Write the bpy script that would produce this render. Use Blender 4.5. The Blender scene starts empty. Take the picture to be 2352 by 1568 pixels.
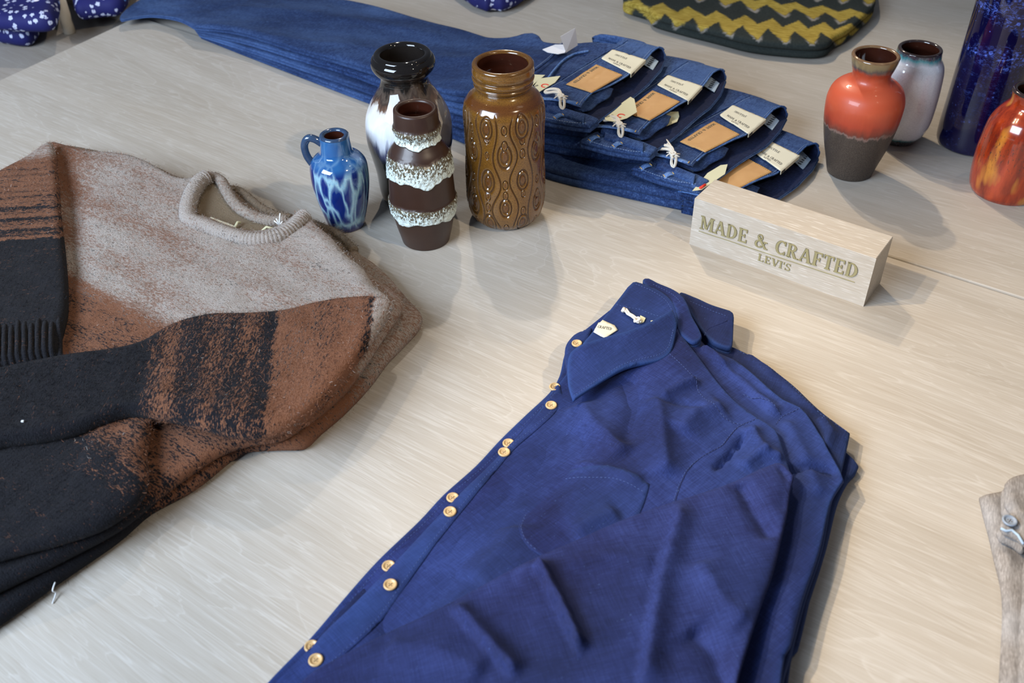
import bpy, math, random
import numpy as np
from mathutils import Vector, Matrix
from mathutils.geometry import delaunay_2d_cdt
from mathutils.bvhtree import BVHTree
rng = np.random.default_rng(7); random.seed(7)
SC = bpy.context.scene
COL = SC.collection
R = math.radians

# ---------------------------------------------------------------- camera
FPX, TH, RO, CAMH, CX, CY = 2240.0, R(39.9), R(1.2), 0.68, 1176.0, 784.0
fw = np.array([0, math.cos(TH), -math.sin(TH)]); up0 = np.array([0, math.sin(TH), math.cos(TH)]); r0 = np.array([1., 0, 0])
cr = r0*math.cos(RO)-up0*math.sin(RO); cu = up0*math.cos(RO)+r0*math.sin(RO)
CAM = np.array([0, 0, CAMH])
cd = bpy.data.cameras.new('camera'); cam = bpy.data.objects.new('camera', cd); COL.objects.link(cam)
cd.sensor_width = 36.0; cd.lens = FPX/2352*36.0; cd.clip_start = 0.02; cd.clip_end = 50
cam.matrix_world = Matrix(((cr[0], cu[0], -fw[0], 0), (cr[1], cu[1], -fw[1], 0), (cr[2], cu[2], -fw[2], CAMH), (0, 0, 0, 1)))
cd.dof.use_dof = True; cd.dof.focus_distance = 1.10; cd.dof.aperture_fstop = 7.1
SC.camera = cam

# ---------------------------------------------------------------- world, lights, exposure
w = bpy.data.worlds.new('world'); SC.world = w; w.use_nodes = True
w.node_tree.nodes['Background'].inputs[0].default_value = (0.70, 0.80, 1.0, 1)
w.node_tree.nodes['Background'].inputs[1].default_value = 0.13
SC.view_settings.view_transform = 'Standard'; SC.view_settings.look = 'None'
SC.view_settings.gamma = 1; SC.view_settings.exposure = -0.06; SC.view_settings.use_curve_mapping = False

def light(name, kind, loc, target, energy, color, size=0.05, **k):
    l = bpy.data.lights.new(name, kind); o = bpy.data.objects.new(name, l); COL.objects.link(o)
    l.energy = energy; l.color = color
    o.location = loc; d = Vector(target)-Vector(loc); o.rotation_euler = d.to_track_quat('-Z', 'Y').to_euler()
    if kind == 'AREA': l.shape = 'RECTANGLE'; l.size = size; l.size_y = k.get('size_y', size)
    else: l.shadow_soft_size = size
    if kind == 'SPOT': l.spot_size = k.get('cone', R(60)); l.spot_blend = k.get('blend', 0.6)
    return o
def spot(name, target, az, el, dist, energy, color, size=0.022, cone=R(50), blend=0.7):
    a, e = R(az), R(el)
    loc = (target[0]+dist*math.cos(e)*math.cos(a), target[1]+dist*math.cos(e)*math.sin(a), dist*math.sin(e))
    return light(name, 'SPOT', loc, (*target, 0), energy, color, size, cone=cone, blend=blend)
WARM = (1.0, 0.84, 0.62)
spot('ceiling_spot_back', (0.62, 0.95), 111, 43, 2.6, 104, (1.0, .80, .55), cone=R(33), blend=.8)
spot('ceiling_spot_front', (-0.28, 1.15), -42, 43, 2.6, 80, WARM, cone=R(34), blend=.8)
spot('ceiling_spot_left', (0.62, 0.42), 168, 40, 2.4, 132, (1.0, .78, .50), cone=R(38), blend=.9)
spot('ceiling_spot_left_far', (0.62, 0.42), 176, 45, 2.4, 80, (1.0, .78, .50), cone=R(38), blend=.9)
spot('ceiling_spot_right', (0.2, 0.7), 25, 66, 2.4, 10, WARM, cone=R(60))
spot('ceiling_spot_top', (-0.1, 1.6), 95, 62, 2.4, 60, (1.0, .90, .78), cone=R(60))
light('shop_window', 'AREA', (-1.55, -0.25, 1.2), (-0.35, 0.80, 0), 104, (0.68, 0.82, 1.0), 1.5, size_y=1.0)

# ---------------------------------------------------------------- pixel / world helpers
def at(px, py, z=0.0):
    d = fw*FPX+cr*(px-CX)-cu*(py-CY); t = (z-CAMH)/d[2]; p = CAM+d*t
    return np.array([p[0], p[1]])
def ats(pts, z):
    return np.array([at(x, y, z(x, y) if callable(z) else z) for x, y in pts])
def proj(X, Y, Z):
    V = np.stack([X, Y, Z-CAMH], -1); k = V@fw
    return CX+FPX*(V@cr)/k, CY-FPX*(V@cu)/k
def ss(a, b, x):
    t = np.clip((x-a)/(b-a), 0, 1); return t*t*(3-2*t)
def interp(xs, ys):
    return lambda x, y=0: float(np.interp(x, xs, ys))
def smooth(P, closed=True, step=0.006, sharp=()):
    """Catmull-Rom through world points; indices in sharp keep their corner."""
    P = np.asarray(P, float); n = len(P); out = []
    rngi = range(n) if closed else range(n-1)
    for i in rngi:
        p1, p2 = P[i], P[(i+1) % n]
        p0 = P[(i-1) % n] if (closed or i > 0) else p1
        p3 = P[(i+2) % n] if (closed or i+2 < n) else p2
        if i in sharp: p0 = p1
        if (i+1) % n in sharp: p3 = p2
        L = np.linalg.norm(p2-p1); m = max(1, int(L/step))
        for k in range(m):
            t = k/m
            # centripetal-ish tangents limited by segment length
            t1 = (p2-p0)*0.5; t2 = (p3-p1)*0.5
            for tt in (t1, t2):
                l = np.linalg.norm(tt)
                if l > L: tt *= L/l
            h = (2*t**3-3*t**2+1)*p1+(t**3-2*t**2+t)*t1+(-2*t**3+3*t**2)*p2+(t**3-t**2)*t2
            out.append(h)
    if not closed: out.append(P[-1])
    return np.array(out)
def seg_dist(X, Y, P, closed=False):
    """distance, arc length and signed side to a polyline"""
    P = np.asarray(P); A = P if closed else P[:-1]; B = np.roll(P, -1, 0) if closed else P[1:]
    best = np.full(X.shape, 1e9); s = np.zeros(X.shape); sg = np.ones(X.shape); acc = 0
    for a, b in zip(A, B):
        d = b-a; L2 = d@d+1e-12; t = np.clip(((X-a[0])*d[0]+(Y-a[1])*d[1])/L2, 0, 1)
        ex = X-a[0]-t*d[0]; ey = Y-a[1]-t*d[1]; dd = np.sqrt(ex*ex+ey*ey)
        m = dd < best; best = np.where(m, dd, best); L = math.sqrt(L2)
        s = np.where(m, acc+t*L, s); sg = np.where(m, np.sign(d[0]*ey-d[1]*ex), sg); acc += L
    return best, s/max(acc, 1e-9), sg
def inside(X, Y, P):
    c = np.zeros(X.shape, bool); n = len(P)
    for i in range(n):
        x1, y1 = P[i]; x2, y2 = P[(i+1) % n]
        if y1 == y2: continue
        c ^= ((y1 > Y) != (y2 > Y)) & (X < (x2-x1)*(Y-y1)/(y2-y1)+x1)
    return c
def nz(X, Y, sc, seed=0, oct=3):
    r = np.random.default_rng(seed); v = 0; a = 1.0
    for o in range(oct):
        for k in range(4):
            th = r.uniform(0, 6.28); f = sc*(2**o)*r.uniform(.7, 1.3); ph = r.uniform(0, 6.28, 2)
            wx = X*math.cos(th)+Y*math.sin(th); wy = -X*math.sin(th)+Y*math.cos(th)
            v = v+a*np.sin(wx*f+ph[0]+1.3*np.sin(wy*f*.7+ph[1]))*.25
        a *= .5
    return v
def crease(X, Y, pts, amp, wd, kind='ridge', fade=0.12):
    d, s, sg = seg_dist(X, Y, pts); f = ss(0, fade, s)*ss(0, fade, 1-s) if fade else 1.0
    if kind == 'ridge': return amp*f*np.exp(-(d/wd)**1.3)
    if kind == 'fold':   # soft on the left side of the line, steep on the right
        ww = np.where(sg > 0, wd, wd*.22); return amp*f*np.exp(-(d/ww)**2)
    if kind == 'step': return amp*f*np.where(sg > 0, np.exp(-(d/(wd*3))**2), 0)*ss(0, wd*.3, d)

# ---------------------------------------------------------------- object helpers
def mesh_obj(name, V, F, mat, parent=None, smoothf=True, attrs=None, origin=None):
    V = np.asarray(V, float).reshape(-1, 3)
    org = np.array(parent['_o']) if parent is not None else (np.array(origin) if origin is not None else np.zeros(3))
    me = bpy.data.meshes.new(name); me.from_pydata((V-org).tolist(), [], [tuple(int(i) for i in f) for f in F]); me.update()
    if smoothf: me.polygons.foreach_set('use_smooth', [True]*len(me.polygons))
    if attrs:
        for k, a in attrs.items():
            at_ = me.attributes.new(k, 'FLOAT_COLOR', 'POINT'); b = np.ones((len(V), 4)); a = np.asarray(a)
            b[:, :a.shape[1]] = a; at_.data.foreach_set('color', b.ravel())
    me.materials.append(mat)
    o = bpy.data.objects.new(name, me); COL.objects.link(o)
    if parent is not None: attach(o, parent)
    elif origin is not None: o.location = origin
    return o
ORG = {}
def attach(o, parent):
    # every empty and part keeps its origin at its thing's base
    if parent.type == 'MESH' or parent.parent is not None: o.parent = parent
    else: o.parent = parent
def thing(name, label, cat, loc, group=None):
    o = bpy.data.objects.new(name, None); COL.objects.link(o); o.empty_display_size = .02
    o.location = loc; o['label'] = label; o['category'] = cat; o['_o'] = list(map(float, loc))
    if group: o['group'] = group
    return o
def tag(o, label, cat, group=None):
    o['label'] = label; o['category'] = cat
    if group: o['group'] = group
    return o
def sub(o, parent):
    """let further pieces hang below a part"""
    o['_o'] = list(parent['_o']); return o
class Surf:
    def __init__(s, V, F): s.b = BVHTree.FromPolygons([tuple(v) for v in V], [tuple(f) for f in F])
    def z(s, x, y, default=0.0):
        h = s.b.ray_cast(Vector((x, y, 1.0)), Vector((0, 0, -1)))
        return h[0].z if h[0] is not None else default
    def Z(s, X, Y, default=0.0):
        sh = np.shape(X); X = np.ravel(X); Y = np.ravel(Y)
        return np.array([s.z(float(a), float(b), default) for a, b in zip(X, Y)]).reshape(sh)
class Multi:
    def __init__(s, *l): s.l = l
    def z(s, x, y, default=0.0): return max(k.z(x, y, default) for k in s.l)
    def Z(s, X, Y, default=0.0): return np.max([k.Z(X, Y, default) for k in s.l], 0)
def above(zb, lower, gap=.0005):
    """rest a slab on what lies beneath it"""
    def f(X, Y):
        b = call(zb, X, Y)
        for l in lower: b = np.maximum(b, l.Z(X, Y, -1)+gap)
        return b
    return f
def call(f, X, Y): return f(X, Y) if callable(f) else np.full(np.shape(X), float(f))
def slab(name, out, zb, zt, mat, parent, step=0.004, r=None, lobes=1, disp=None, attr=None, fade=0.0, edge=0.006, origin=None, bottom=False):
    """a soft cloth-like slab: outline (world xy), height between zb and zt, rounded edges, lobed side for stacked folds"""
    out = np.asarray(out, float)
    area = 0.5*np.sum(out[:, 0]*np.roll(out[:, 1], -1)-np.roll(out[:, 0], -1)*out[:, 1])
    if area < 0: out = out[::-1]
    # resample
    Q = []
    for i in range(len(out)):
        a, b = out[i], out[(i+1) % len(out)]; L = np.linalg.norm(b-a)
        if L < 1e-6: continue
        m = max(1, int(round(L/edge)))
        for k in range(m): Q.append(a+(b-a)*k/m)
    out = np.array(Q); n = len(out)
    x0, y0 = out.min(0); x1, y1 = out.max(0)
    gx, gy = np.meshgrid(np.arange(x0, x1, step), np.arange(y0, y1, step*.87)); gx = gx+((np.arange(gx.shape[0]) % 2)*step/2)[:, None]
    gx = gx+rng.uniform(-.05, .05, gx.shape)*step; gy = gy+rng.uniform(-.05, .05, gy.shape)*step
    X = gx.ravel(); Y = gy.ravel(); m = inside(X, Y, out); X = X[m]; Y = Y[m]
    d, _, _ = seg_dist(X, Y, out, True); rr = r if r else float(np.mean(call(zt, X, Y)-call(zb, X, Y)))/(2*lobes) if len(X) else .001
    # extra rings near the edge keep the rounding smooth
    e = np.roll(out, -1, 0)-np.roll(out, 1, 0); e /= (np.linalg.norm(e, axis=1)[:, None]+1e-12); nrm = np.stack([-e[:, 1], e[:, 0]], 1)
    rings = []
    for q in ((.12, .4, 1.0) if rr > .0012 else (.5,)):
        p = out+nrm*rr*q; dd, _, _ = seg_dist(p[:, 0], p[:, 1], out, True); k = (dd > rr*q*.8) & inside(p[:, 0], p[:, 1], out); rings.append(p[k])
    ring = np.concatenate(rings) if rings else np.zeros((0, 2))
    keep = d > max(rr*1.0+step*.35, step*.4)
    P = np.concatenate([out, ring, np.stack([X[keep], Y[keep]], 1)])
    res = delaunay_2d_cdt([Vector(p) for p in P], [], [list(range(n))], 1, 1e-6)
    V2 = np.array([tuple(v) for v in res[0]]); F = [tuple(f) for f in res[2]]
    orig = res[3]; first = {}
    for i, l in enumerate(orig):
        for k in l: first[k] = i
    bid = [first.get(i, i) for i in range(n)]
    X, Y = V2[:, 0], V2[:, 1]; d, _, _ = seg_dist(X, Y, out, True); d[bid] = 0
    B = call(zb, X, Y); T = call(zt, X, Y); fr = 1.0/(2*lobes)
    pr = (1-fr)+fr*np.sqrt(np.clip(1-(1-np.minimum(d/rr, 1))**2, 0, 1))
    Z = B+(T-B)*pr
    if disp is not None: Z = Z+disp(X, Y)*ss(0, rr*2+.002, d)
    V = [np.stack([X, Y, Z], 1)]; bz = B[bid]; th = (T-B)[bid]; last = list(bid); base = len(X); bx = X[bid]; by = Y[bid]
    steps = []
    for lo in range(lobes):
        top = 1-lo/lobes-fr
        if lo > 0:
            for ang in (60, 30, 0): steps.append((rr*(1-math.cos(R(ang))), top+fr*math.sin(R(ang))))
        for ang in (30, 60, 85): steps.append((rr*(1-math.cos(R(ang))), top-fr*math.sin(R(ang))))
    for o_, h in steps:
        V.append(np.stack([bx+nrm[:, 0]*o_, by+nrm[:, 1]*o_, bz+th*max(h, 0)], 1))
        new = list(range(base, base+n)); base += n
        for i in range(n):
            j = (i+1) % n; F.append((last[j], last[i], new[i], new[j]))
        last = new
    if bottom: F.append(tuple(reversed(last)))
    V = np.concatenate(V)
    at_ = {}
    if attr is not None:
        px, py = proj(V[:, 0], V[:, 1], V[:, 2]); mk_ = np.array(attr(px, py, V[:, 0], V[:, 1]), float); dall = np.zeros(len(V)); dall[:len(d)] = d; mk_[:, 0] = mk_[:, 0]+fade*np.exp(-(dall/.0022)**2); at_['mask'] = mk_
    o = mesh_obj(name, V, F, mat, parent, attrs=at_, origin=origin)
    return o, Surf(V, [f for f in F if len(f) <= 4])
def tube(pts, rad, seg=8, closed=False):
    P = np.asarray(pts, float); n = len(P); V = []; F = []
    rad = np.full(n, rad) if np.isscalar(rad) else np.asarray(rad)
    T = np.gradient(P, axis=0); T /= np.linalg.norm(T, axis=1)[:, None]+1e-12
    ref = np.array([0, 0, 1.]); u = np.cross(T[0], ref); u = u if np.linalg.norm(u) > .05 else np.array([1., 0, 0]); u /= np.linalg.norm(u)
    for i in range(n):
        u = u-T[i]*(u@T[i]); u /= np.linalg.norm(u)+1e-12; v = np.cross(T[i], u)
        for k in range(seg):
            a = 2*math.pi*k/seg; V.append(P[i]+rad[i]*(u*math.cos(a)+v*math.sin(a)))
    for i in range(n-1):
        for k in range(seg): F.append((i*seg+k, i*seg+(k+1) % seg, (i+1)*seg+(k+1) % seg, (i+1)*seg+k))
    F.append(tuple(range(seg))[::-1]); F.append(tuple((n-1)*seg+k for k in range(seg)))
    return V, F
class MB:
    def __init__(s): s.V = []; s.F = []
    def add(s, V, F):
        b = len(s.V); s.V += [tuple(v) for v in V]; s.F += [tuple(b+i for i in f) for f in F]; return s
    def box(s, c, ex, ey, ez, a=0):
        ca, sa = math.cos(a), math.sin(a); V = []
        for z in (-ez, ez):
            for x, y in ((-ex, -ey), (ex, -ey), (ex, ey), (-ex, ey)): V.append((c[0]+x*ca-y*sa, c[1]+x*sa+y*ca, c[2]+z))
        return s.add(V, [(3, 2, 1, 0), (4, 5, 6, 7), (0, 1, 5, 4), (1, 2, 6, 5), (2, 3, 7, 6), (3, 0, 4, 7)])
    def obj(s, name, mat, parent=None, smoothf=False, origin=None): return mesh_obj(name, s.V, s.F, mat, parent, smoothf, origin=origin)
def spline3(P, n=40):
    P = np.asarray(P, float); t = np.linspace(0, len(P)-1, n); out = []
    for q in t:
        i = min(int(q), len(P)-2); f = q-i; p0 = P[max(i-1, 0)]; p1 = P[i]; p2 = P[i+1]; p3 = P[min(i+2, len(P)-1)]
        out.append(.5*((2*p1)+(-p0+p2)*f+(2*p0-5*p1+4*p2-p3)*f*f+(-p0+3*p1-3*p2+p3)*f**3))
    return np.array(out)
def stitches(name, line, surf, mat, parent, rad=.00035, dash=.0022, gap=.0012, lift=.0004, zdef=0.0):
    """a row of stitches lying on a surface"""
    line = np.asarray(line); L = np.concatenate([[0], np.cumsum(np.linalg.norm(np.diff(line, axis=0), axis=1))]); mb = MB(); s = 0
    while s+dash < L[-1]:
        q = [np.array([np.interp(t, L, line[:, 0]), np.interp(t, L, line[:, 1])]) for t in (s, s+dash/2, s+dash)]
        pts = [(p[0], p[1], surf.z(p[0], p[1], zdef)+lift) for p in q]
        if abs(pts[0][2]-pts[2][2]) < .004: mb.add(*tube(pts, rad, 4))
        s += dash+gap
    if mb.V: return mb.obj(name, mat, parent, True)

# ---------------------------------------------------------------- materials
class NT:
    def __init__(s, name, rough=.6, spec=.5):
        s.m = bpy.data.materials.new(name); s.m.use_nodes = True; s.t = s.m.node_tree; s.b = s.t.nodes['Principled BSDF']
        s.b.inputs['Roughness'].default_value = rough; s.b.inputs['Specular IOR Level'].default_value = spec
        s.tc = s.t.nodes.new('ShaderNodeTexCoord')
    def n(s, typ, **k):
        x = s.t.nodes.new('ShaderNode'+typ)
        for a, b in k.items():
            if a.startswith('i_'):
                key = a[2:]; key = int(key) if key.isdigit() else key.replace('_', ' ')
                if hasattr(b, 'is_output') or isinstance(b, bpy.types.NodeSocket): s.t.links.new(b, x.inputs[key])
                else: x.inputs[key].default_value = b
            else: setattr(x, a, b)
        return x
    def link(s, a, b): s.t.links.new(a, b)
    def map(s, rot=0, scale=(1, 1, 1), loc=(0, 0, 0), src=None):
        m0 = s.n('Mapping', i_Rotation=(0, 0, -rot), i_Location=loc); s.link(src or s.tc.outputs['Object'], m0.inputs['Vector'])
        return s.n('VectorMath', operation='MULTIPLY', i_0=m0.outputs[0], i_1=scale).outputs[0]
    def noise(s, vec, scale, detail=3, rough=.5, dist=0):
        return s.n('TexNoise', i_Vector=vec, i_Scale=scale, i_Detail=detail, i_Roughness=rough, i_Distortion=dist).outputs[0]
    def ramp(s, fac, stops, interp='LINEAR'):
        r = s.n('ValToRGB', i_Fac=fac); c = r.color_ramp; c.interpolation = interp
        while len(c.elements) < len(stops): c.elements.new(.5)
        for e, (p, col) in zip(c.elements, stops):
            e.position = p; e.color = (*col, 1) if not np.isscalar(col) else (col, col, col, 1)
        return r.outputs[0]
    def mix(s, fac, a, b, mode='MIX'):
        x = s.n('Mix', data_type='RGBA', blend_type=mode)
        for k, v in ((0, fac), (6, a), (7, b)):
            if isinstance(v, bpy.types.NodeSocket): s.link(v, x.inputs[k])
            elif k == 0: x.inputs[0].default_value = v
            else: x.inputs[k].default_value = (*v, 1) if not np.isscalar(v) else (v, v, v, 1)
        return x.outputs[2]
    def math(s, op, a, b=0.0, c=None):
        x = s.n('Math', operation=op)
        for k, v in ((0, a), (1, b), (2, c)):
            if v is None: continue
            if isinstance(v, bpy.types.NodeSocket): s.link(v, x.inputs[k])
            else: x.inputs[k].default_value = v
        return x.outputs[0]
    def attr(s, name='mask'):
        a = s.n('Attribute', attribute_name=name); sp = s.n('SeparateColor'); s.link(a.outputs['Color'], sp.inputs[0]); return sp.outputs
    def base(s, c):
        if isinstance(c, bpy.types.NodeSocket): s.link(c, s.b.inputs['Base Color'])
        else: s.b.inputs['Base Color'].default_value = (*c, 1)
        return s
    def bump(s, h, strength=.3, dist=.001):
        b = s.n('Bump', i_Strength=strength, i_Distance=dist, i_Height=h); s.link(b.outputs[0], s.b.inputs['Normal']); return s
    def rough(s, r): s.link(r, s.b.inputs['Roughness']); return s
    def sheen(s, v, r=.5, tint=(1, 1, 1)):
        s.b.inputs['Sheen Weight'].default_value = v; s.b.inputs['Sheen Roughness'].default_value = r; s.b.inputs['Sheen Tint'].default_value = (*tint, 1); return s
def plain(name, c, rough=.6, var=.12, scale=40, spec=.4):
    t = NT(name, rough, spec); n = t.noise(t.tc.outputs['Object'], scale)
    return t.base(t.mix(n, tuple(x*(1-var) for x in c), tuple(min(1, x*(1+var)) for x in c))).m
GRAIN = R(-35.6)
def wood(name, rot, ca, cb, cw, streak=.5, bump=.14, dash=0.0, seed=0, rough=.5, zk=1.0):
    t = NT(name, rough, .35)
    big = t.map(rot, (1.25, 6.2, 2.0), (seed, seed*.7, seed*.3)); g1 = t.noise(big, 1.3, 4, .55, 1.6)
    rings = t.math('FRACT', t.math('MULTIPLY', g1, 13.0)); rg = t.ramp(rings, [(0, 0.0), (.05, 1.0), (.16, .15), (.8, .0), (1, 0.0)])
    fine = t.noise(t.map(rot, (7, 330, 60*zk)), 1.0, 3, .6, .35); fine2 = t.noise(t.map(rot, (22, 800, 120*zk)), 1.0, 2, .6); lines = t.noise(t.map(rot, (4, 120, 30*zk), (seed, 5, 0)), 1.0, 3, .55, 1.2)
    c = t.mix(t.ramp(g1, [(.3, 0.0), (.7, 1.0)]), ca, cb)
    c = t.mix(t.math('MULTIPLY', rg, streak*.8), c, cw)
    c = t.mix(t.math('MULTIPLY', t.ramp(fine, [(.46, 0.0), (.76, .55)]), streak), c, cw); c = t.mix(t.math('MULTIPLY', t.ramp(lines, [(.50, 0.0), (.535, 1.0), (.57, 0.0)]), streak), c, cw)
    dk = t.mix(1.0, c, (.80, .75, .69), 'MULTIPLY')
    c = t.mix(t.ramp(fine2, [(.3, .4), (.5, 0.0)]), c, dk)
    blo = t.noise(t.map(rot, (2.2, 9, 3), (3+seed, 1, 0)), 1.0, 3)
    c = t.mix(t.ramp(blo, [(.5, 0.0), (.85, .5)]), c, t.mix(1.0, c, (.84, .78, .70), 'MULTIPLY'))
    if dash:
        dn = t.noise(t.map(rot, (45, 560, 200*zk), (seed, 0, 0)), 1.0, 1, .4); c = t.mix(t.math('MULTIPLY', t.ramp(dn, [(.60, 0.0), (.68, 1.0)]), dash), c, (.86, .84, .80))
    t.base(c); t.bump(t.math('ADD', fine, t.math('MULTIPLY', fine2, .6)), bump, .0006)
    return t.m
M = {}
M['wood_near'] = wood('limed oak tabletop', GRAIN, (.385, .345, .295), (.445, .405, .355), (.56, .535, .50), .42, seed=0)
M['wood_far'] = wood('limed oak rear tabletop', GRAIN, (.39, .35, .30), (.45, .41, .36), (.56, .535, .50), .35, seed=5)
M['wood_block'] = wood('limed oak block', GRAIN+R(1), (.41, .355, .29), (.47, .42, .36), (.55, .52, .48), .22, dash=.28, seed=11, zk=4.5)
M['wood_side_shaded'] = wood('shaded limed oak side tabletop', GRAIN, (.29, .26, .23), (.34, .31, .275), (.43, .41, .385), .3, seed=8)  # same oak made darker: the weaker light there is put into the colour
M['wood_dark'] = wood('table carcass oak', GRAIN, (.32, .27, .22), (.38, .33, .28), (.48, .45, .42), .4, seed=3)
M['floor'] = plain('concrete floor', (.28, .27, .26), .8, .1, 3)
M['peg'] = plain('pale wooden peg', (.66, .60, .50), .5, .06, 20)
def denim(name, dark, mid, lit, rot, seed=0, worn=.5):
    t = NT(name, .88, .15); a = t.attr()
    th = t.noise(t.map(rot, (160, 900, 300)), 1.0, 2, .6); th2 = t.noise(t.map(rot+R(90), (120, 1100, 300)), 1.0, 2, .6); bl = t.noise(t.map(rot, (5, 14, 8), (seed, 0, 0)), 1.0, 4, .6)
    f = t.math('ADD', t.math('MULTIPLY', t.math('ADD', th, th2), .34), t.math('MULTIPLY', bl, .42))
    c = t.ramp(f, [(.40, dark), (.52, mid), (.66, lit)])
    c = t.mix(t.math('MULTIPLY', a[0], t.math('MULTIPLY', t.ramp(bl, [(.40, .1), (.62, 1.0)]), worn)), c, lit)
    c = t.mix(a[1], c, dark)
    t.base(c).bump(t.math('ADD', th, th2), .35, .0006); t.sheen(.04, .4, (.6, .75, 1)); return t.m
JR = R(-32)
M['denim'] = denim('indigo denim', (.0055, .0115, .042), (.015, .034, .110), (.055, .105, .25), JR)
M['denim_worn'] = denim('worn indigo denim', (.022, .055, .17), (.05, .115, .30), (.17, .27, .50), R(45), 2)
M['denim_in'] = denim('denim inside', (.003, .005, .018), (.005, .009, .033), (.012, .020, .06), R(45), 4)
M['stitch_pale'] = plain('pale blue stitching', (.26, .36, .55), .8)
M['stitch_navy'] = plain('mid blue stitching', (.055, .095, .26), .8)
M['stitch_gold'] = plain('golden stitching', (.62, .40, .10), .7)
M['leather'] = None
t = NT('tan leather', .55, .35); n_ = t.noise(t.tc.outputs['Object'], 35, 4); a = t.attr()
t.base(t.mix(a[0], t.mix(n_, (.42, .22, .08), (.60, .35, .15)), (.20, .09, .03))).bump(t.noise(t.tc.outputs['Object'], 900, 3), .2, .0004); M['leather'] = t.m
M['card'] = plain('cream card', (.64, .61, .48), .55, .03, 15)
M['card_edge'] = plain('peach card border', (.80, .56, .42), .6, .05)
M['paper'] = plain('manila paper tag', (.57, .55, .37), .6, .05, 30)
M['paper_white'] = plain('white fabric tag', (.66, .68, .74), .7, .05, 60)
M['ink'] = plain('dark ink', (.045, .045, .05), .6)
M['ink_red'] = plain('red ink', (.70, .04, .02), .5)
M['ink_yellow'] = plain('yellow ink', (.75, .62, .05), .5)
M['cord'] = plain('cotton cord', (.68, .63, .55), .9, .12, 600)
M['sizelabel'] = plain('pale blue size label', (.34, .44, .56), .7, .2, 60)
M['gilt'] = plain('dull brass lettering', (.27, .235, .12), .45, .10, 80)
M['shade_and_print'] = plain('dark groove', (.10, .09, .06), .7)
def linen(name, dark, mid, lit, rot):
    t = NT(name, .85, .2); a = t.attr()
    th = t.noise(t.map(rot, (60, 1100, 300)), 1.0, 2, .6); th2 = t.noise(t.map(rot+R(90), (50, 1000, 300)), 1.0, 2, .6); bl = t.noise(t.map(rot, (7, 12, 8)), 1.0, 5, .65)
    f = t.math('ADD', t.math('MULTIPLY', t.math('ADD', th, th2), .22), t.math('MULTIPLY', bl, .60))
    c = t.ramp(f, [(.40, dark), (.53, mid), (.66, lit)])
    nub = t.noise(t.map(rot, (500, 900, 300)), 1.0, 1, .5); c = t.mix(t.ramp(nub, [(.74, 0.0), (.80, .5)]), c, (.07, .13, .32))
    c = t.mix(t.math('MULTIPLY', a[0], .6), c, (.020, .055, .19))
    t.base(c).bump(t.math('ADD', th, th2), .45, .0006); t.sheen(.03, .4, (.5, .6, 1)); return t.m
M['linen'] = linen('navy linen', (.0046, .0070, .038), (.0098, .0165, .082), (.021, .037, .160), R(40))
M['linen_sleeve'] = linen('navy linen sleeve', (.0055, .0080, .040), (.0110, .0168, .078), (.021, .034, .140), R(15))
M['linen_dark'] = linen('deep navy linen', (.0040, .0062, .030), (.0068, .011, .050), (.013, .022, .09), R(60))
M['button'] = None
t = NT('corozo button', .35, .5); nn = t.noise(t.map(0, (200, 500, 300)), 1.0, 3); t.base(t.mix(nn, (.40, .25, .10), (.60, .43, .23))); M['button'] = t.m
M['button_holes'] = plain('button holes', (.14, .09, .05), .7)
M['thread_white'] = plain('white thread', (.70, .72, .74), .7)
def knit(name, rot, inner=False):
    t = NT(name, .95, .1); a = t.attr()
    row = t.map(rot, (210, 560, 300)); mott = t.noise(row, 1.0, 3, .7); mid = t.noise(t.map(rot, (14, 70, 40), (2, 4, 1)), 1.0, 5, .7); fuzz = t.noise(t.tc.outputs['Object'], 850, 3, .7)
    k = t.math('ADD', t.math('MULTIPLY', mott, .66), t.math('MULTIPLY', mid, .34))
    kk = t.ramp(k, [(.36, 0.0), (.62, 1.0)])
    beige = t.mix(fuzz, (.24, .205, .18), (.52, .465, .425)); rust = t.mix(fuzz, (.105, .042, .021), (.265, .118, .066)); black = t.mix(fuzz, (.0025, .003, .0048), (.0125, .0135, .019))
    c = t.mix(t.math('GREATER_THAN', a[0], .001) if False else t.ramp(t.math('ADD', t.math('SUBTRACT', a[0], kk), .5), [(.30, 0.0), (.70, 1.0)]) if False else t.math('MULTIPLY', t.ramp(t.math('ADD', t.math('SUBTRACT', a[0], kk), .5), [(.28, 0.0), (.72, 1.0)]), t.ramp(a[0], [(.5, .75), (.85, 1.0)])), beige, rust)
    c = t.mix(t.ramp(t.math('ADD', t.math('SUBTRACT', a[1], t.math('SUBTRACT', 1.0, kk)), .5), [(.36, 0.0), (.64, 1.0)]), c, black)
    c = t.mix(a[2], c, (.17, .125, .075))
    t.base(c)
    wv = t.n('TexWave', i_Vector=t.map(rot, (1, 1, 1)), i_Scale=70.0, i_Distortion=2.0, i_Detail=1.0); wv.bands_direction = 'X'
    t.bump(t.math('ADD', t.math('MULTIPLY', fuzz, .9), t.math('ADD', t.math('MULTIPLY', mott, .9), t.math('MULTIPLY', wv.outputs[1], .10))), .75, .0022); t.sheen(.05, .6, (.8, .75, .72))
    return t.m
M['knit_body'] = knit('mohair knit body', R(-33)); M['knit_left'] = knit('mohair knit left sleeve', R(6)); M['knit_right'] = knit('mohair knit right sleeve', R(84)); M['knit_rib'] = knit('mohair rib', R(-30))
t = NT('loose mohair fibres', .9, .2); a = t.attr(); c = t.mix(a[0], (.42, .375, .34), (.26, .12, .07)); c = t.mix(a[1], c, (.010, .011, .015)); c = t.mix(a[2], c, (.16, .12, .075)); t.base(c); M['fuzz'] = t.m

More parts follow.
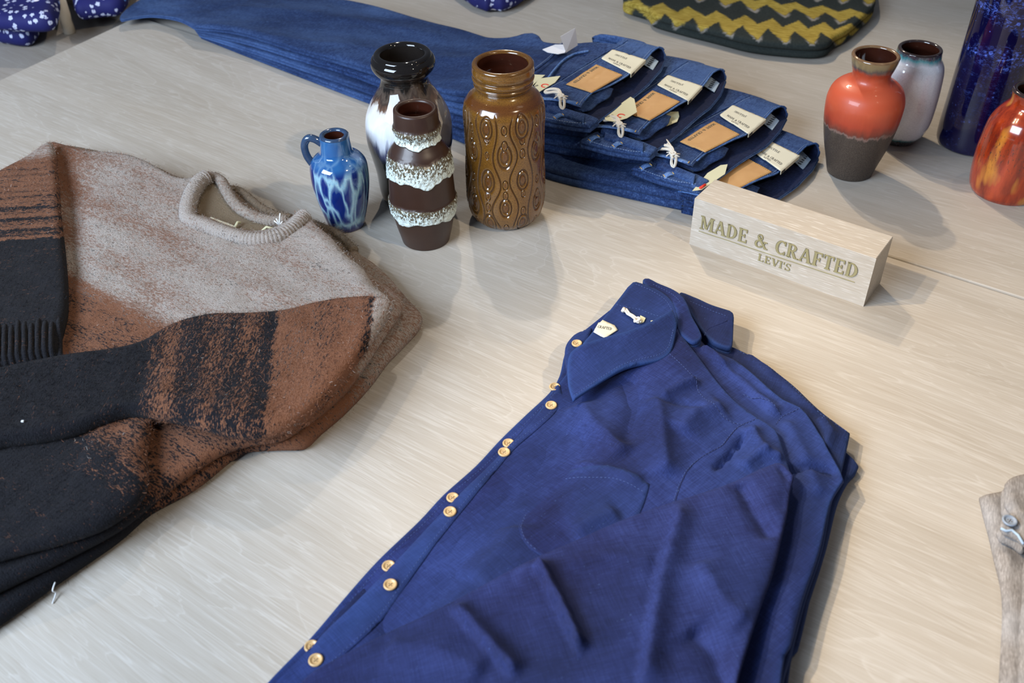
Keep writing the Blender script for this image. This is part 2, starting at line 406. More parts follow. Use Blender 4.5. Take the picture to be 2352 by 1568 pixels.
# ---------------------------------------------------------------- setting and tables
def ground():
    o = MB().box((0, 1.5, -.93), 4, 4, .03).obj('floor', M['floor']); o['kind'] = 'structure'
ground()
e = np.array([math.cos(GRAIN), math.sin(GRAIN)]); nrm = np.array([-e[1], e[0]])   # seam direction and its normal (away from the camera)
S0 = at(316, 38)                                                                   # far left corner of the near table
lv = at(0, 180)-at(300, 42); lv /= np.linalg.norm(lv)                              # left edge direction
def prism(name, poly, z0, z1, mat, parent, bev=.0015):
    P = np.array(poly); a = .5*np.sum(P[:, 0]*np.roll(P[:, 1], -1)-np.roll(P[:, 0], -1)*P[:, 1])
    if a < 0: P = P[::-1]
    n = len(P); c = P.mean(0)
    def ins(q): return P+(c-P)/np.linalg.norm(c-P, axis=1)[:, None]*q
    z1f = z1 if callable(z1) else (lambda x, y: z1)
    lay = [(ins(0), z0, None), (ins(0), None, bev), (ins(bev*1.2), None, 0)]; V = []
    for q, z, b in lay:
        for x, y in q: V.append((x, y, z if z is not None else z1f(x, y)-b))
    F = [tuple(range(n))[::-1], tuple(2*n+i for i in range(n))]
    for k in range(2):
        for i in range(n): F.append((k*n+i, k*n+(i+1) % n, (k+1)*n+(i+1) % n, (k+1)*n+i))
    return mesh_obj(name, V, F, mat, parent, False)
nt = thing('display_table', 'large limed oak display table nearest the camera, carrying the sweaters and navy shirts', 'table', (0.1, .6, -.9))
A = S0; B = S0+e*2.3; Cc = B+lv*1.55; Dd = A+lv*1.55
prism('tabletop', [A, B, Cc, Dd], -.04, 0, M['wood_near'], nt)
cen = (A+B+Cc+Dd)/4; ins = [cen+(p-cen)*.9 for p in (A, B, Cc, Dd)]
prism('cabinet_base', ins, -.9, -.0402, M['wood_dark'], nt)
ft = thing('display_table', 'limed oak display table behind the seam, carrying the yellow zigzag knit and the cobalt vase', 'table', (.2, 2, -.9))
gap = nrm*.0025
A2 = S0-e*.35+gap; B2 = S0+e*2.3+gap; C2 = B2+nrm*1.4; D2 = A2+nrm*1.4
def far_z(x, y): return float(np.interp((np.array([x, y])-S0)@e, [-.9, .3, 1.1, 1.6], [-.012, -.004, .0, .004]))
prism('tabletop', [A2, S0+gap, S0+e*.3+gap, S0+e*1.1+gap, B2, C2, D2], -.045, far_z, M['wood_far'], ft)
cen2 = (A2+B2+C2+D2)/4; prism('cabinet_base', [cen2+(p-cen2)*.88 for p in (A2, B2, C2, D2)], -.9, -.0452, M['wood_dark'], ft)

st = thing('display_table', 'limed oak side table past the left edge, under the flower-print clothes', 'table', (-1.3, 1.6, -.9))
lg = lv*1.0; out_n = np.array([lv[1], -lv[0]]); out_n = out_n if out_n@e < 0 else -out_n
E0 = S0+out_n*.006-lv*.02; prism('tabletop', [E0, E0+lv*1.2, E0+lv*1.2+out_n*.9, E0+out_n*.9-lv*.9, E0-e*.0-lv*.0+out_n*.001], -.05, -.022, M['wood_side_shaded'], st)
c3 = E0+lv*.5+out_n*.45; prism('cabinet_base', [c3-lv*.5-out_n*.35, c3+lv*.5-out_n*.35, c3+lv*.5+out_n*.35, c3-lv*.5+out_n*.35], -.9, -.0502, M['wood_dark'], st)

# ---------------------------------------------------------------- letters (serif capitals drawn as polygons, unit height)
def glyph(ch):
    P = []; T, t_ = .17, .075
    def bar(x0, y0, x1, y1, w):
        P.append([(x0-w/2, y0), (x0+w/2, y0), (x1+w/2, y1), (x1-w/2, y1)])
    def rect(x0, y0, x1, y1): P.append([(x0, y0), (x1, y0), (x1, y1), (x0, y1)])
    def ser(x, y, w=.26):
        rect(x-w/2, y if y < .5 else y-.07, x+w/2, y+.07 if y < .5 else y)
    def arc(cx, cy, rx, ry, a0, a1, wx, wy, n=10):
        for k in range(n):
            q = []
            for a in (a0+(a1-a0)*k/n, a0+(a1-a0)*(k+1)/n):
                c, s = math.cos(R(a)), math.sin(R(a)); q.append(((cx+rx*c, cy+ry*s), (cx+(rx-wx)*c, cy+(ry-wy)*s)))
            P.append([q[0][0], q[1][0], q[1][1], q[0][1]])
    if ch == 'M': bar(.12, 0, .12, 1, t_); bar(.80, 0, .80, 1, T); bar(.16, 1, .45, .08, T); bar(.45, .08, .74, 1, t_); ser(.12, 0); ser(.80, 0, .30); ser(.10, 1, .2); ser(.82, 1, .26); W = .95
    elif ch == 'A': bar(.12, 0, .40, 1, t_); bar(.70, 0, .42, 1, T); rect(.22, .3, .6, .37); ser(.12, 0, .24); ser(.70, 0, .30); W = .84
    elif ch == 'D': bar(.17, 0, .17, 1, T); arc(.30, .5, .42, .5, -90, 90, T, .07); rect(.1, 0, .32, .07); rect(.1, .93, .32, 1); ser(.15, 0, .2); ser(.15, 1, .2); W = .78
    elif ch == 'E': bar(.17, 0, .17, 1, T); rect(.05, 0, .6, .07); rect(.05, .93, .58, 1); rect(.2, .47, .46, .54); rect(.56, 0, .62, .24); rect(.54, .76, .6, 1); rect(.43, .38, .48, .63); W = .68
    elif ch == 'F': bar(.17, 0, .17, 1, T); rect(.05, .93, .58, 1); rect(.2, .47, .46, .54); rect(.54, .76, .6, 1); rect(.43, .38, .48, .63); ser(.17, 0, .30); W = .63
    elif ch == 'C': arc(.42, .5, .38, .5, 50, 310, T, .07, 14); rect(.62, .70, .68, 1); rect(.62, 0, .68, .26); W = .74
    elif ch == 'R': bar(.17, 0, .17, 1, T); arc(.32, .74, .30, .26, -90, 90, .14, .07); rect(.05, .93, .34, 1); rect(.2, .48, .34, .55); bar(.62, 0, .36, .5, T); ser(.17, 0, .30); rect(.55, 0, .78, .07); W = .78
    elif ch == 'T': bar(.35, 0, .35, 1, T); rect(.03, .93, .67, 1); rect(.03, .74, .09, 1); rect(.61, .74, .67, 1); ser(.35, 0, .32); W = .70
    elif ch == 'L': bar(.17, 0, .17, 1, T); rect(.05, 0, .6, .07); rect(.54, 0, .6, .26); ser(.17, 1, .3); W = .66
    elif ch == 'V': bar(.40, 0, .16, 1, T); bar(.42, 0, .68, 1, t_); ser(.16, 1, .3); ser(.68, 1, .24); W = .80
    elif ch == 'I': bar(.16, 0, .16, 1, T); ser(.16, 0, .3); ser(.16, 1, .3); W = .34
    elif ch == "'": bar(.06, .68, .1, 1, .1); W = .18
    elif ch == 'S': arc(.30, .74, .24, .26, 40, 270, .10, .07); arc(.30, .25, .26, .26, -140, 90, .12, .07); rect(.48, .74, .54, 1); rect(.02, 0, .08, .26); W = .60
    elif ch == 'H': bar(.17, 0, .17, 1, T); bar(.65, 0, .65, 1, T); rect(.17, .46, .65, .53); ser(.17, 0, .3); ser(.17, 1, .3); ser(.65, 0, .3); ser(.65, 1, .3); W = .84
    elif ch == 'U': bar(.17, .3, .17, 1, T); bar(.66, .3, .66, 1, t_); arc(.395, .32, .31, .32, 180, 360, .14, .07); ser(.17, 1, .3); ser(.66, 1, .24); W = .84
    elif ch == '&': arc(.36, .77, .18, .23, 0, 360, .08, .06, 12); arc(.32, .27, .28, .28, 60, 330, .14, .07, 12); bar(.80, 0, .24, .82, .15); bar(.55, .15, .74, .5, .06); rect(.62, .46, .86, .52); ser(.80, 0, .22); W = .92
    else: W = .4
    return P, W
def text_polys(s, size, spacing=.04):
    x = 0; out = []
    for ch in s:
        P, W = glyph(ch)
        for p in P: out.append([((x+a)*size, b*size) for a, b in p])
        x += W+spacing
    return out, (x-spacing)*size
def lettering(name, s, size, place, nrm3, depth, mat, parent, width=None, spacing=.04, center=False):
    """place(u,v) -> world point, letters raised by depth along nrm3"""
    P, W = text_polys(s, size, spacing); k = (width/W) if width else 1; off = -W*k/2 if center else 0; mb = MB(); nrm3 = np.array(nrm3)
    for i, p in enumerate(P):
        if .5*sum(p[j][0]*p[(j+1) % len(p)][1]-p[(j+1) % len(p)][0]*p[j][1] for j in range(len(p))) < 0: p = p[::-1]
        d = depth*(1+.01*(i % 7)); lo = [np.array(place(a*k+off, b)) for a, b in p]; hi = [q+nrm3*d for q in lo]; n = len(p)
        mb.add(lo+hi, [tuple(n+j for j in range(n))]+[(j, (j+1) % n, n+(j+1) % n, n+j) for j in range(n)])
    return mb.obj(name, mat, parent, False)

# ---------------------------------------------------------------- sign block
BH = .0655
fl = at(1583, 560); frp = at(1983, 704); be = (frp-fl)/np.linalg.norm(frp-fl); bl_ = np.linalg.norm(frp-fl); bn = np.array([-be[1], be[0]])
tb = at(2041, 543, BH)-at(2012, 597, BH); bd = float(tb@bn)
sg = thing('sign_block', 'pale wooden block sign with raised brass lettering beside the jeans pile', 'sign', (*((fl+frp)/2), 0))
prism('block', [fl, frp, frp+bn*bd, fl+bn*bd], 0, BH, M['wood_block'], sg, bev=.0006)
def face(px, py):
    d = fw*FPX+cr*(px-CX)-cu*(py-CY); n3 = np.array([bn[0], bn[1], 0]); t = ((np.array([*fl, 0])-CAM)@n3)/(d@n3); p = CAM+d*t
    return (p[:2]-fl)@be, p[2]
u0, v0 = face(1608, 524); u1, v1 = face(1968, 640)
hcap = face(1611, 495)[1]-face(1608, 524)[1]+.0005
def fplace(ox, oy, sl=0.0): return lambda u, v: (*(fl+be*(ox+u)), oy+v+sl*u)
n3 = (-bn[0], -bn[1], 0); sl = (v1-v0)/(u1-u0)
lettering('lettering', "MADE & CRAFTED", hcap, fplace(u0, v0, sl), n3, .0012, M['gilt'], sg, width=u1-u0)
lettering('lettering_painted_shade', "MADE & CRAFTED", hcap*1.03, fplace(u0-.0006, v0-.0006, sl), n3, .0003, M['shade_and_print'], sg, width=u1-u0)  # thin dark offset copy paints the shade along the letters' edges
q0 = face(1605, 530); q1 = face(1963, 648)
mb = MB(); mb.add([(*(fl+be*q[0]-bn*dd), q[1]+hh) for q, in ((q0,), (q1,)) for dd, hh in ((0, -.0004), (0, .0004), (.0006, .0004), (.0006, -.0004))], [(3, 2, 6, 7), (0, 3, 7, 4), (2, 1, 5, 6), (0, 1, 2, 3), (7, 6, 5, 4)]); mb.obj('rule_line', M['gilt'], sg)
w0 = face(1740, 596); w1 = face(1815, 622); hc2 = face(1741, 582)[1]-face(1740, 598)[1]
lettering('small_lettering', "LEVI'S", hc2, fplace(w0[0], w0[1]-.0006, (w1[1]-w0[1])/(w1[0]-w0[0])), n3, .0009, M['gilt'], sg, width=w1[0]-w0[0])

# ---------------------------------------------------------------- vases
def vase_profile(base, rows):
    """rows: (row of the ring's centre, half width) in the photograph -> (z, r) up the axis"""
    B = at(*base); k0 = (np.array([*B, 0])-CAM)@fw; out = []
    for y, hw in rows:
        lo, hi = -.01, .6
        for _ in range(40):
            m = (lo+hi)/2; p = proj(np.array([B[0]]), np.array([B[1]]), np.array([m]))[1][0]
            if p > y: lo = m
            else: hi = m
        k = (np.array([*B, m])-CAM)@fw
        out.append((m, hw*k/FPX*.985))
    return B, out
def resample(prof, n):
    P = spline3(np.array([(a, b, 0) for a, b in prof]), 600)[:, :2]; L = np.concatenate([[0], np.cumsum(np.linalg.norm(np.diff(P, axis=0), axis=1))])
    t = np.linspace(0, L[-1], n); return np.stack([np.interp(t, L, P[:, 0]), np.interp(t, L, P[:, 1])], 1)
def make_vase(name, label, base, rows, mat_out, mat_in, wall=.004, rim_r=.0028, nz_=220, na=200, disp=None, mask=None, rot=0, inner_depth=.6, lip='rim', rim_mat=None):
    B, prof = vase_profile(base, rows); prof = [(max(z, 0), r) for z, r in prof]; prof[0] = (0.0, prof[0][1])
    o = thing(name, label, 'vase', (*B, 0)); P = resample(prof, nz_)
    A = np.linspace(0, 2*math.pi, na, endpoint=False)+rot; Z = P[:, 0][:, None]+0*A; RR = P[:, 1][:, None]+0*A; AA = A[None]+0*Z
    zt = P[-1, 0]
    if disp is not None: RR = RR+disp(AA, Z, RR, zt)
    X = B[0]+RR*np.cos(AA); Y = B[1]+RR*np.sin(AA)
    V = np.stack([X, Y, Z], -1).reshape(-1, 3); F = []
    for i in range(nz_-1):
        for k in range(na): F.append((i*na+k, i*na+(k+1) % na, (i+1)*na+(k+1) % na, (i+1)*na+k))
    # base: small foot radius and closed bottom
    foot = np.stack([B[0]+(RR[0]-.002)*np.cos(A), B[1]+(RR[0]-.002)*np.sin(A), 0*A], 1); V[:na, 2] = .0015; b = len(V)
    V = np.concatenate([V, foot]); F += [(b+k, b+(k+1) % na, (k+1) % na, k) for k in range(na)]; F.append(tuple(b+k for k in range(na))[::-1])
    at_ = None
    if mask is not None:
        mk = mask(AA, Z, RR, zt).reshape(-1, 3); mk = np.concatenate([mk, mk[:na]]); at_ = {'mask': mk}
    mesh_obj('body', V, F, mat_out, o, attrs=at_)
    # rim + inside as one lathed lining
    rt = float(P[-1, 1]); rr = rim_r; L = []
    for a in np.linspace(0, 180, 9): L.append((rt-rr+rr*math.cos(R(a)), zt+rr*.9*math.sin(R(a))))
    ri = rt-2*rr; zs = np.linspace(zt, zt*(1-inner_depth), 14)
    V = []; F = []
    for r_, z_ in L: V += [(B[0]+r_*math.cos(a), B[1]+r_*math.sin(a), z_) for a in A]
    for i in range(len(L)-1): F += [(i*na+k, i*na+(k+1) % na, (i+1)*na+(k+1) % na, (i+1)*na+k) for k in range(na)]
    mesh_obj('rim', V, F, rim_mat or mat_out, o, attrs={'mask': np.tile([[0, 0, .4]], (len(V), 1))} if mask is not None else None)
    zz = P[:, 0]; rad = P[:, 1]; L = []
    for z_ in zs: L.append((max(min(ri if z_ > zt-.012 else 9, float(np.interp(z_, zz, rad))-wall), .004), z_))
    V = []; F = []
    for r_, z_ in L: V += [(B[0]+r_*math.cos(a), B[1]+r_*math.sin(a), z_) for a in A]
    for i in range(len(L)-1): F += [(i*na+k, i*na+(k+1) % na, (i+1)*na+(k+1) % na, (i+1)*na+k) for k in range(na)]
    F.append(tuple((len(L)-1)*na+k for k in range(na)))
    mesh_obj('inside', V, F, mat_in, o)
    return o, B, P
def glaze(name, rough, coat=.0, spec=.5):
    t = NT(name, rough, spec); t.b.inputs['Coat Weight'].default_value = coat; t.b.inputs['Coat Roughness'].default_value = .04; return t
def zc(t): s = t.n('SeparateXYZ'); t.link(t.tc.outputs['Object'], s.inputs[0]); return s.outputs[2]
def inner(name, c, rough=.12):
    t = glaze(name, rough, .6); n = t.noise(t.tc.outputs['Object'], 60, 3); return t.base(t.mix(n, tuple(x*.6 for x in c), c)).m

# 1 tall black, white and brown vase behind
t = glaze('black white flow glaze', .05, .3)
z = zc(t); strk = t.noise(t.map(0, (70, 70, 9)), 1.0, 4, .6); wob = t.math('MULTIPLY', t.math('SUBTRACT', strk, .5), .055); big = t.math('MULTIPLY', t.math('SUBTRACT', t.noise(t.map(0, (16, 16, 5)), 1.0, 2), .5), .03)
h = t.math('ADD', z, t.math('ADD', wob, big)); hh = t.math('DIVIDE', h, .225)
c = t.ramp(hh, [(0, (.006, .007, .005)), (.35, (.006, .008, .006)), (.405, (.09, .09, .15)), (.45, (.62, .64, .68)), (.52, (.78, .77, .76)), (.605, (.64, .59, .54)), (.635, (.13, .07, .045)), (.67, (.045, .030, .024)), (.70, (.09, .065, .05)), (.735, (.012, .010, .009)), (1, (.007, .006, .006))])
sx = t.n('SeparateXYZ'); t.link(t.tc.outputs['Object'], sx.inputs[0]); side = t.math('ADD', sx.outputs[0], t.math('MULTIPLY', big, .5))
tan = t.math('MULTIPLY', t.ramp(side, [(.020, 0.0), (.050, .5)]), t.ramp(hh, [(.36, 0.0), (.48, 1.0), (.70, 1.0), (.76, 0.0)])); c = t.mix(tan, c, (.25, .19, .15)); t.base(c); t.bump(t.noise(t.tc.outputs['Object'], 60, 2), .06, .001); M['v1'] = t.m
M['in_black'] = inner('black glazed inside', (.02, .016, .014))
make_vase('vase', 'tall glossy vase with black bulbous rim, white middle and black foot', (954, 452),
          [(452, 66), (446, 74), (423, 80), (387, 84), (350, 92), (320, 99), (290, 101), (268, 99), (250, 93), (232, 84), (213, 72), (200, 63), (188, 57.5), (177, 55.5), (169, 58), (161, 67), (151, 74), (141, 76), (132, 73), (127, 68)], M['v1'], M['in_black'], rim_r=.0046, wall=.006)
# 2 small blue jug
t = glaze('cobalt flame glaze', .10, .8); vec = t.map(0, (62, 62, 16)); wv = t.noise(vec, 1.0, 2); dv = t.n('VectorMath', operation='ADD', i_0=vec); t.link(t.n('Combine' + 'XYZ', i_X=wv, i_Y=wv, i_Z=wv).outputs[0], dv.inputs[1])
vo = t.n('TexVoronoi', feature='DISTANCE_TO_EDGE', i_Scale=1.05); t.link(dv.outputs[0], vo.inputs['Vector']); z = zc(t)
vein = t.ramp(vo.outputs[0], [(0, .95), (.04, .8), (.09, .3), (.17, 0.0)]); fine = t.noise(t.tc.outputs['Object'], 500, 3)
vein = t.math('MULTIPLY', vein, t.ramp(t.math('DIVIDE', z, .126), [(.02, 0.0), (.10, .9), (.66, 1.0), (.72, .25), (1, .1)]))
c = t.mix(vo.outputs[0], (.004, .026, .19), (.006, .004, .05)); c = t.mix(t.ramp(t.math('DIVIDE', z, .126), [(.68, 0.0), (.74, .75), (1, 1.0)]), c, t.mix(wv, (.012, .06, .22), (.03, .16, .38)))
c = t.mix(vein, c, t.mix(fine, (.16, .42, .62), (.50, .66, .66))); c = t.mix(t.ramp(t.math('DIVIDE', z, .126), [(0, 1.0), (.06, 0.0)]), c, (.02, .015, .09)); t.base(c); M['v2'] = t.m
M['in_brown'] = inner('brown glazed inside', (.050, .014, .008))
t = glaze('dark blue rim glaze', .15, .6); t.base(t.mix(t.noise(t.tc.outputs['Object'], 120, 3), (.012, .02, .06), (.05, .10, .18))); M['rim_blue'] = t.m
jug, JB, JP = make_vase('jug', 'small cobalt blue jug with pale flame glaze and loop handle', (797, 513),
          [(513, 41), (500, 46), (460, 58), (420, 66), (390, 67.5), (373, 65), (362, 57), (354, 44), (348, 38), (335, 36), (322, 35), (312, 35)], M['v2'], M['in_brown'], rim_r=.0032, wall=.004, rim_mat=M['rim_blue'], inner_depth=.5)
jug['category'] = 'jug'
hd = -cr[:2]/np.linalg.norm(cr[:2])
def jp(dx, z): return (JB[0]+hd[0]*dx, JB[1]+hd[1]*dx, z)
zt = JP[-1, 0]; rN = JP[-1, 1]
V, F = tube(spline3([jp(rN-.003, zt-.011), jp(rN+.006, zt-.004), jp(rN+.014, zt-.003), jp(rN+.0195, zt-.012), jp(rN+.0185, zt-.026), jp(rN+.012, zt-.040), jp(rN+.009, zt-.048)], 30), .0047, 12)
mesh_obj('handle', V, F, M['rim_blue'], jug)
# 3 brown drip vase
def drip_bands(A, Z, RR, zt):
    k = Z/zt; out = np.zeros(Z.shape); f = lambda s, sc: nz(A*sc*1.0, Z*0+A*.0, 1.0, s, 3)
    def wave(s): return 1.0*np.sin(A*4+s)+.6*np.sin(A*7+2*s)+.25*np.sin(A*15+s*3)+.12*np.sin(A*26+s)
    for lo, hi, al, ah in ((.235, .365, .014, .004), (.545, .705, .016, .008), (.785, .905, .007, .0)):
        l = lo+al*wave(lo*30); h = hi+ah*wave(hi*20+2); out = np.maximum(out, ss(l-.004, l+.008, k)*ss(h+.012, h-.03, k))
    return out
def drip_disp(A, Z, RR, zt):
    b = drip_bands(A, Z, RR, zt); low = b*(1+.25*nz(A*6, Z*180, 3, 5, 2)); return .0021*low+.0004*b*nz(A*30, Z*700, 1.5, 9, 2)
def drip_mask(A, Z, RR, zt):
    b = drip_bands(A, Z, RR, zt); k = Z/zt; up = np.zeros(k.shape)
    for lo, hi in ((.225, .375), (.53, .72), (.77, .91)): up = np.where((k > lo) & (k < hi), (k-lo)/(hi-lo), up)
    return np.stack([b, up, 0*b], -1)
t = glaze('brown satin with white lava glaze', .42, .15); a = t.attr(); sp = t.noise(t.map(0, (430, 430, 300)), 1.0, 2, .6); sp2 = t.noise(t.map(0, (900, 900, 600)), 1.0, 2, .6)
spk = t.ramp(t.math('ADD', t.math('MULTIPLY', sp, .75), t.math('ADD', t.math('MULTIPLY', sp2, .35), t.math('MULTIPLY', a[1], .30))), [(.68, 0.0), (.76, 1.0)])
br = t.mix(t.noise(t.tc.outputs['Object'], 45, 4), (.026, .010, .006), (.050, .022, .013)); wh = t.mix(spk, (.66, .74, .70), (.11, .085, .05)); c = t.mix(t.ramp(a[0], [(.35, 0.0), (.6, 1.0)]), br, wh); t.base(c)
t.rough(t.ramp(a[0], [(.3, .42), (.6, .28)])); t.bump(t.math('MULTIPLY', sp, a[0]), .35, .001); M['v3'] = t.m
make_vase('vase', 'dark brown vase with three pale speckled lava glaze bands and cup-shaped mouth', (979, 546),
          [(546, 55), (535, 58), (500, 68), (455, 76), (410, 75.5), (370, 73.5), (352, 70), (339, 65), (327, 56), (317, 49), (309, 45), (303, 46), (297, 51), (288, 53.5), (270, 53), (252, 52)], M['v3'], M['in_brown'], disp=drip_disp, mask=drip_mask, nz_=320, na=360, rim_r=.003, inner_depth=.22)
# 4 amber jar with carved pattern
def amber_fields(A, Z, RR, zt):
    k = Z/zt; g = np.zeros(Z.shape); pool = np.zeros(Z.shape); body = ss(.02, .07, k)*ss(.80, .74, k)
    U = A*RR.mean()
    arc = A*.052
    per = 2*math.pi*.052
    n = 14; f_ = 2*math.pi/.36
    for i in range(n):
        a0 = i*per/n; wob = .0044*np.cos(k*f_+math.pi*i)+.0012*np.sin(k*23+i*1.3)+.001*np.sin(k*9+i*2.9)
        d = np.abs((arc-a0-wob+per/2) % per-per/2); g = np.maximum(g, np.exp(-(d/.00095)**2)*body)
    r = np.random.default_rng(3)
    for i in range(n):
        a0 = (i+.5)*per/n
        for j, kk in enumerate((.06, .18, .27, .36, .54, .63, .71)):
            wide = (math.cos(kk*f_+math.pi*(i+1))-math.cos(kk*f_+math.pi*i)) > .8; kk = kk+r.uniform(-.02, .02)
            s = r.uniform(.80, 1.12) if wide else r.uniform(.30, .45)
            if r.random() < .06: continue
            dx = ((arc-a0+per/2) % per-per/2)/(.0088*s); dz = (Z-kk*zt)/(.0150*s); q = np.sqrt(dx*dx+dz*dz)
            m = q < 1.10; g = np.where(m, 0, g); g = np.maximum(g, np.exp(-((q-1)/.12)**2)); g = np.maximum(g, .85*np.exp(-((q-.55)/.13)**2)) if wide else g; pool = np.maximum(pool, np.where(q < .5, 1-q*1.2, 0))
    for kk in (.865, .90, .94): g = np.maximum(g, .8*np.exp(-((k-kk)/.006)**2))
    pool = np.maximum(pool, .9*ss(.845, .825, k)*ss(.775, .80, k))
    return g, pool
def amber_disp(A, Z, RR, zt):
    g, p = amber_fields(A, Z, RR, zt); return -.0018*g-.0006*p
def amber_mask(A, Z, RR, zt):
    g, p = amber_fields(A, Z, RR, zt); return np.stack([g, p, 0*g], -1)
t = glaze('amber carved glaze', .16, .7); a = t.attr(); sp = t.noise(t.tc.outputs['Object'], 900, 3, .7); bl = t.noise(t.tc.outputs['Object'], 30, 3)
c = t.mix(bl, (.13, .055, .008), (.26, .115, .018)); c = t.mix(t.ramp(sp, [(.45, 0.0), (.62, .65)]), c, (.06, .024, .006)); c = t.mix(t.math('MULTIPLY', a[0], .75), c, (.045, .016, .005)); c = t.mix(t.math('MULTIPLY', a[1], .7), c, (.08, .018, .006)); c = t.mix(a[2], c, (.05, .018, .007))
t.base(c).bump(sp, .08, .0008); M['v4'] = t.m
make_vase('vase', 'glossy amber brown jar vase with carved ovals and wavy wood-grain lines', (1163, 494),
          [(494, 64), (484, 77), (470, 86), (445, 91.5), (400, 93), (350, 92.5), (300, 94), (265, 96), (240, 95), (222, 88), (212, 77), (205, 68), (198, 64), (192, 67), (188, 71), (182, 71), (175, 73.5), (168, 72), (160, 74), (150, 73), (147, 73)], M['v4'], M['in_brown'], disp=amber_disp, mask=amber_mask, nz_=520, na=720, rim_r=.0035, wall=.005, rot=.2, inner_depth=.3)
# 5 orange and brown vase
t = glaze('orange over brown glaze', .38, .25); z = zc(t); w1_ = t.noise(t.map(0, (60, 60, 60)), 1.0, 3); w2_ = t.noise(t.map(0, (180, 180, 30)), 1.0, 3, .7); h = t.math('DIVIDE', t.math('ADD', z, t.math('ADD', t.math('MULTIPLY', t.math('SUBTRACT', w1_, .5), .012), t.math('MULTIPLY', t.math('SUBTRACT', w2_, .5), .010))), .166)
gr = t.noise(t.tc.outputs['Object'], 1100, 3, .7); sx = t.n('SeparateXYZ'); t.link(t.tc.outputs['Object'], sx.inputs[0])
c = t.ramp(h, [(0, (.022, .013, .008)), (.425, (.040, .024, .015)), (.44, (.24, .14, .11)), (.455, (.16, .032, .018)), (.53, (.44, .052, .020)), (.66, (.60, .090, .032)), (.80, (.58, .085, .030)), (.885, (.38, .050, .018)), (.925, (.10, .07, .06)), (.955, (.22, .16, .08)), (1, (.26, .17, .08))])
c = t.mix(t.math('MULTIPLY', t.ramp(gr, [(.4, 0.0), (.7, .5)]), t.ramp(h, [(.43, 1.0), (.46, .1)])), c, (.16, .12, .09))
t.base(c); t.bump(t.math('MULTIPLY', gr, t.ramp(h, [(.43, 1.0), (.46, .05)])), .3, .0006); t.rough(t.ramp(h, [(.43, .8), (.46, .50), (.86, .46), (.92, .12)])); M['v5'] = t.m
t = glaze('tan brown rim glaze', .15, .5); t.base(t.mix(t.noise(t.tc.outputs['Object'], 150, 3), (.12, .05, .025), (.28, .17, .08))); M['rim_tan'] = t.m
make_vase('vase', 'orange and brown matt vase with a flared tan-rimmed neck', (1950, 393),
          [(393, 50), (385, 53), (360, 61), (330, 71), (300, 79), (270, 85), (240, 88), (222, 87), (205, 81), (193, 69), (184, 52), (176, 45), (166, 44), (152, 49), (138, 53), (128, 55)], M['v5'], M['in_brown'], rim_r=.0025, wall=.004, rim_mat=M['rim_tan'], inner_depth=.5)
# 6 white vase with dark rim
t = glaze('white crackle with teal edges', .16, .7); z = zc(t); w1_ = t.noise(t.map(0, (90, 90, 20)), 1.0, 3); h = t.math('DIVIDE', t.math('ADD', z, t.math('MULTIPLY', t.math('SUBTRACT', w1_, .5), .012)), .15)
cr_ = t.n('TexVoronoi', feature='DISTANCE_TO_EDGE', i_Scale=230.0); t.link(t.tc.outputs['Object'], cr_.inputs['Vector'])
c = t.ramp(h, [(0, (.02, .025, .03)), (.05, (.03, .04, .05)), (.075, (.03, .22, .25)), (.11, (.76, .80, .86)), (.5, (.90, .89, .92)), (.80, (.84, .87, .92)), (.845, (.08, .36, .40)), (.87, (.05, .06, .08)), (1, (.035, .035, .045))]); c = t.mix(t.ramp(cr_.outputs[0], [(0, .35), (.05, 0.0)]), c, (.45, .44, .5)); t.base(c); M['v6'] = t.m
t = glaze('black brown rim', .12, .6); t.base((.035, .022, .02)); M['rim_black'] = t.m
make_vase('vase', 'white crackle-glazed vase with dark teal rim behind the orange vase', (2060, 318),
          [(318, 40), (308, 46), (295, 56), (270, 64), (220, 67), (170, 66), (150, 63), (140, 58), (132, 53), (122, 51), (113, 50)], M['v6'], M['in_brown'], rim_r=.0025, rim_mat=M['rim_black'], inner_depth=.4)
# 7 tall cobalt vase
t = glaze('cobalt splash glaze', .05, .2); vo = t.n('TexVoronoi', i_Scale=130.0, i_Randomness=1.0); t.link(t.tc.outputs['Object'], vo.inputs['Vector']); z = zc(t); bn_ = t.noise(t.map(R(0), (9, 9, 26), (3, 1, 2)), 1.0, 4, .6, .6); fr_ = t.noise(t.map(0, (130, 130, 220)), 1.0, 5, .75, 1.5)
vo2 = t.n('TexVoronoi', i_Scale=60.0); t.link(t.tc.outputs['Object'], vo2.inputs['Vector'])
drops = t.ramp(vo.outputs['Distance'], [(.10, 1.0), (.22, .3), (.32, 0.0)]); drops2 = t.ramp(vo2.outputs['Distance'], [(.06, .6), (.13, 1.0), (.18, .0)])
band = t.ramp(t.math('DIVIDE', z, .36), [(.18, .12), (.30, .3), (.40, 1.0), (.50, .8), (.58, 1.0), (.66, .9), (.72, .15), (1, .0)])
mk = t.math('MULTIPLY', band, t.math('MULTIPLY', t.ramp(bn_, [(.42, 0.0), (.62, 1.0)]), t.math('ADD', t.math('MULTIPLY', t.ramp(fr_, [(.5, 0.0), (.62, 1.0)]), .8), t.math('ADD', drops, drops2))))
spk = t.math('MULTIPLY', t.ramp(vo.outputs['Distance'], [(.05, 1.0), (.13, 0.0)]), t.ramp(t.noise(t.tc.outputs['Object'], 70, 1), [(.52, 0.0), (.58, .9)]))
c = t.mix(t.math('MULTIPLY', t.math('MAXIMUM', mk, spk), .8), t.mix(t.noise(t.tc.outputs['Object'], 14, 2), (.002, .002, .018), (.006, .004, .045)), (.12, .20, .75)); t.base(c); M['v7'] = t.m
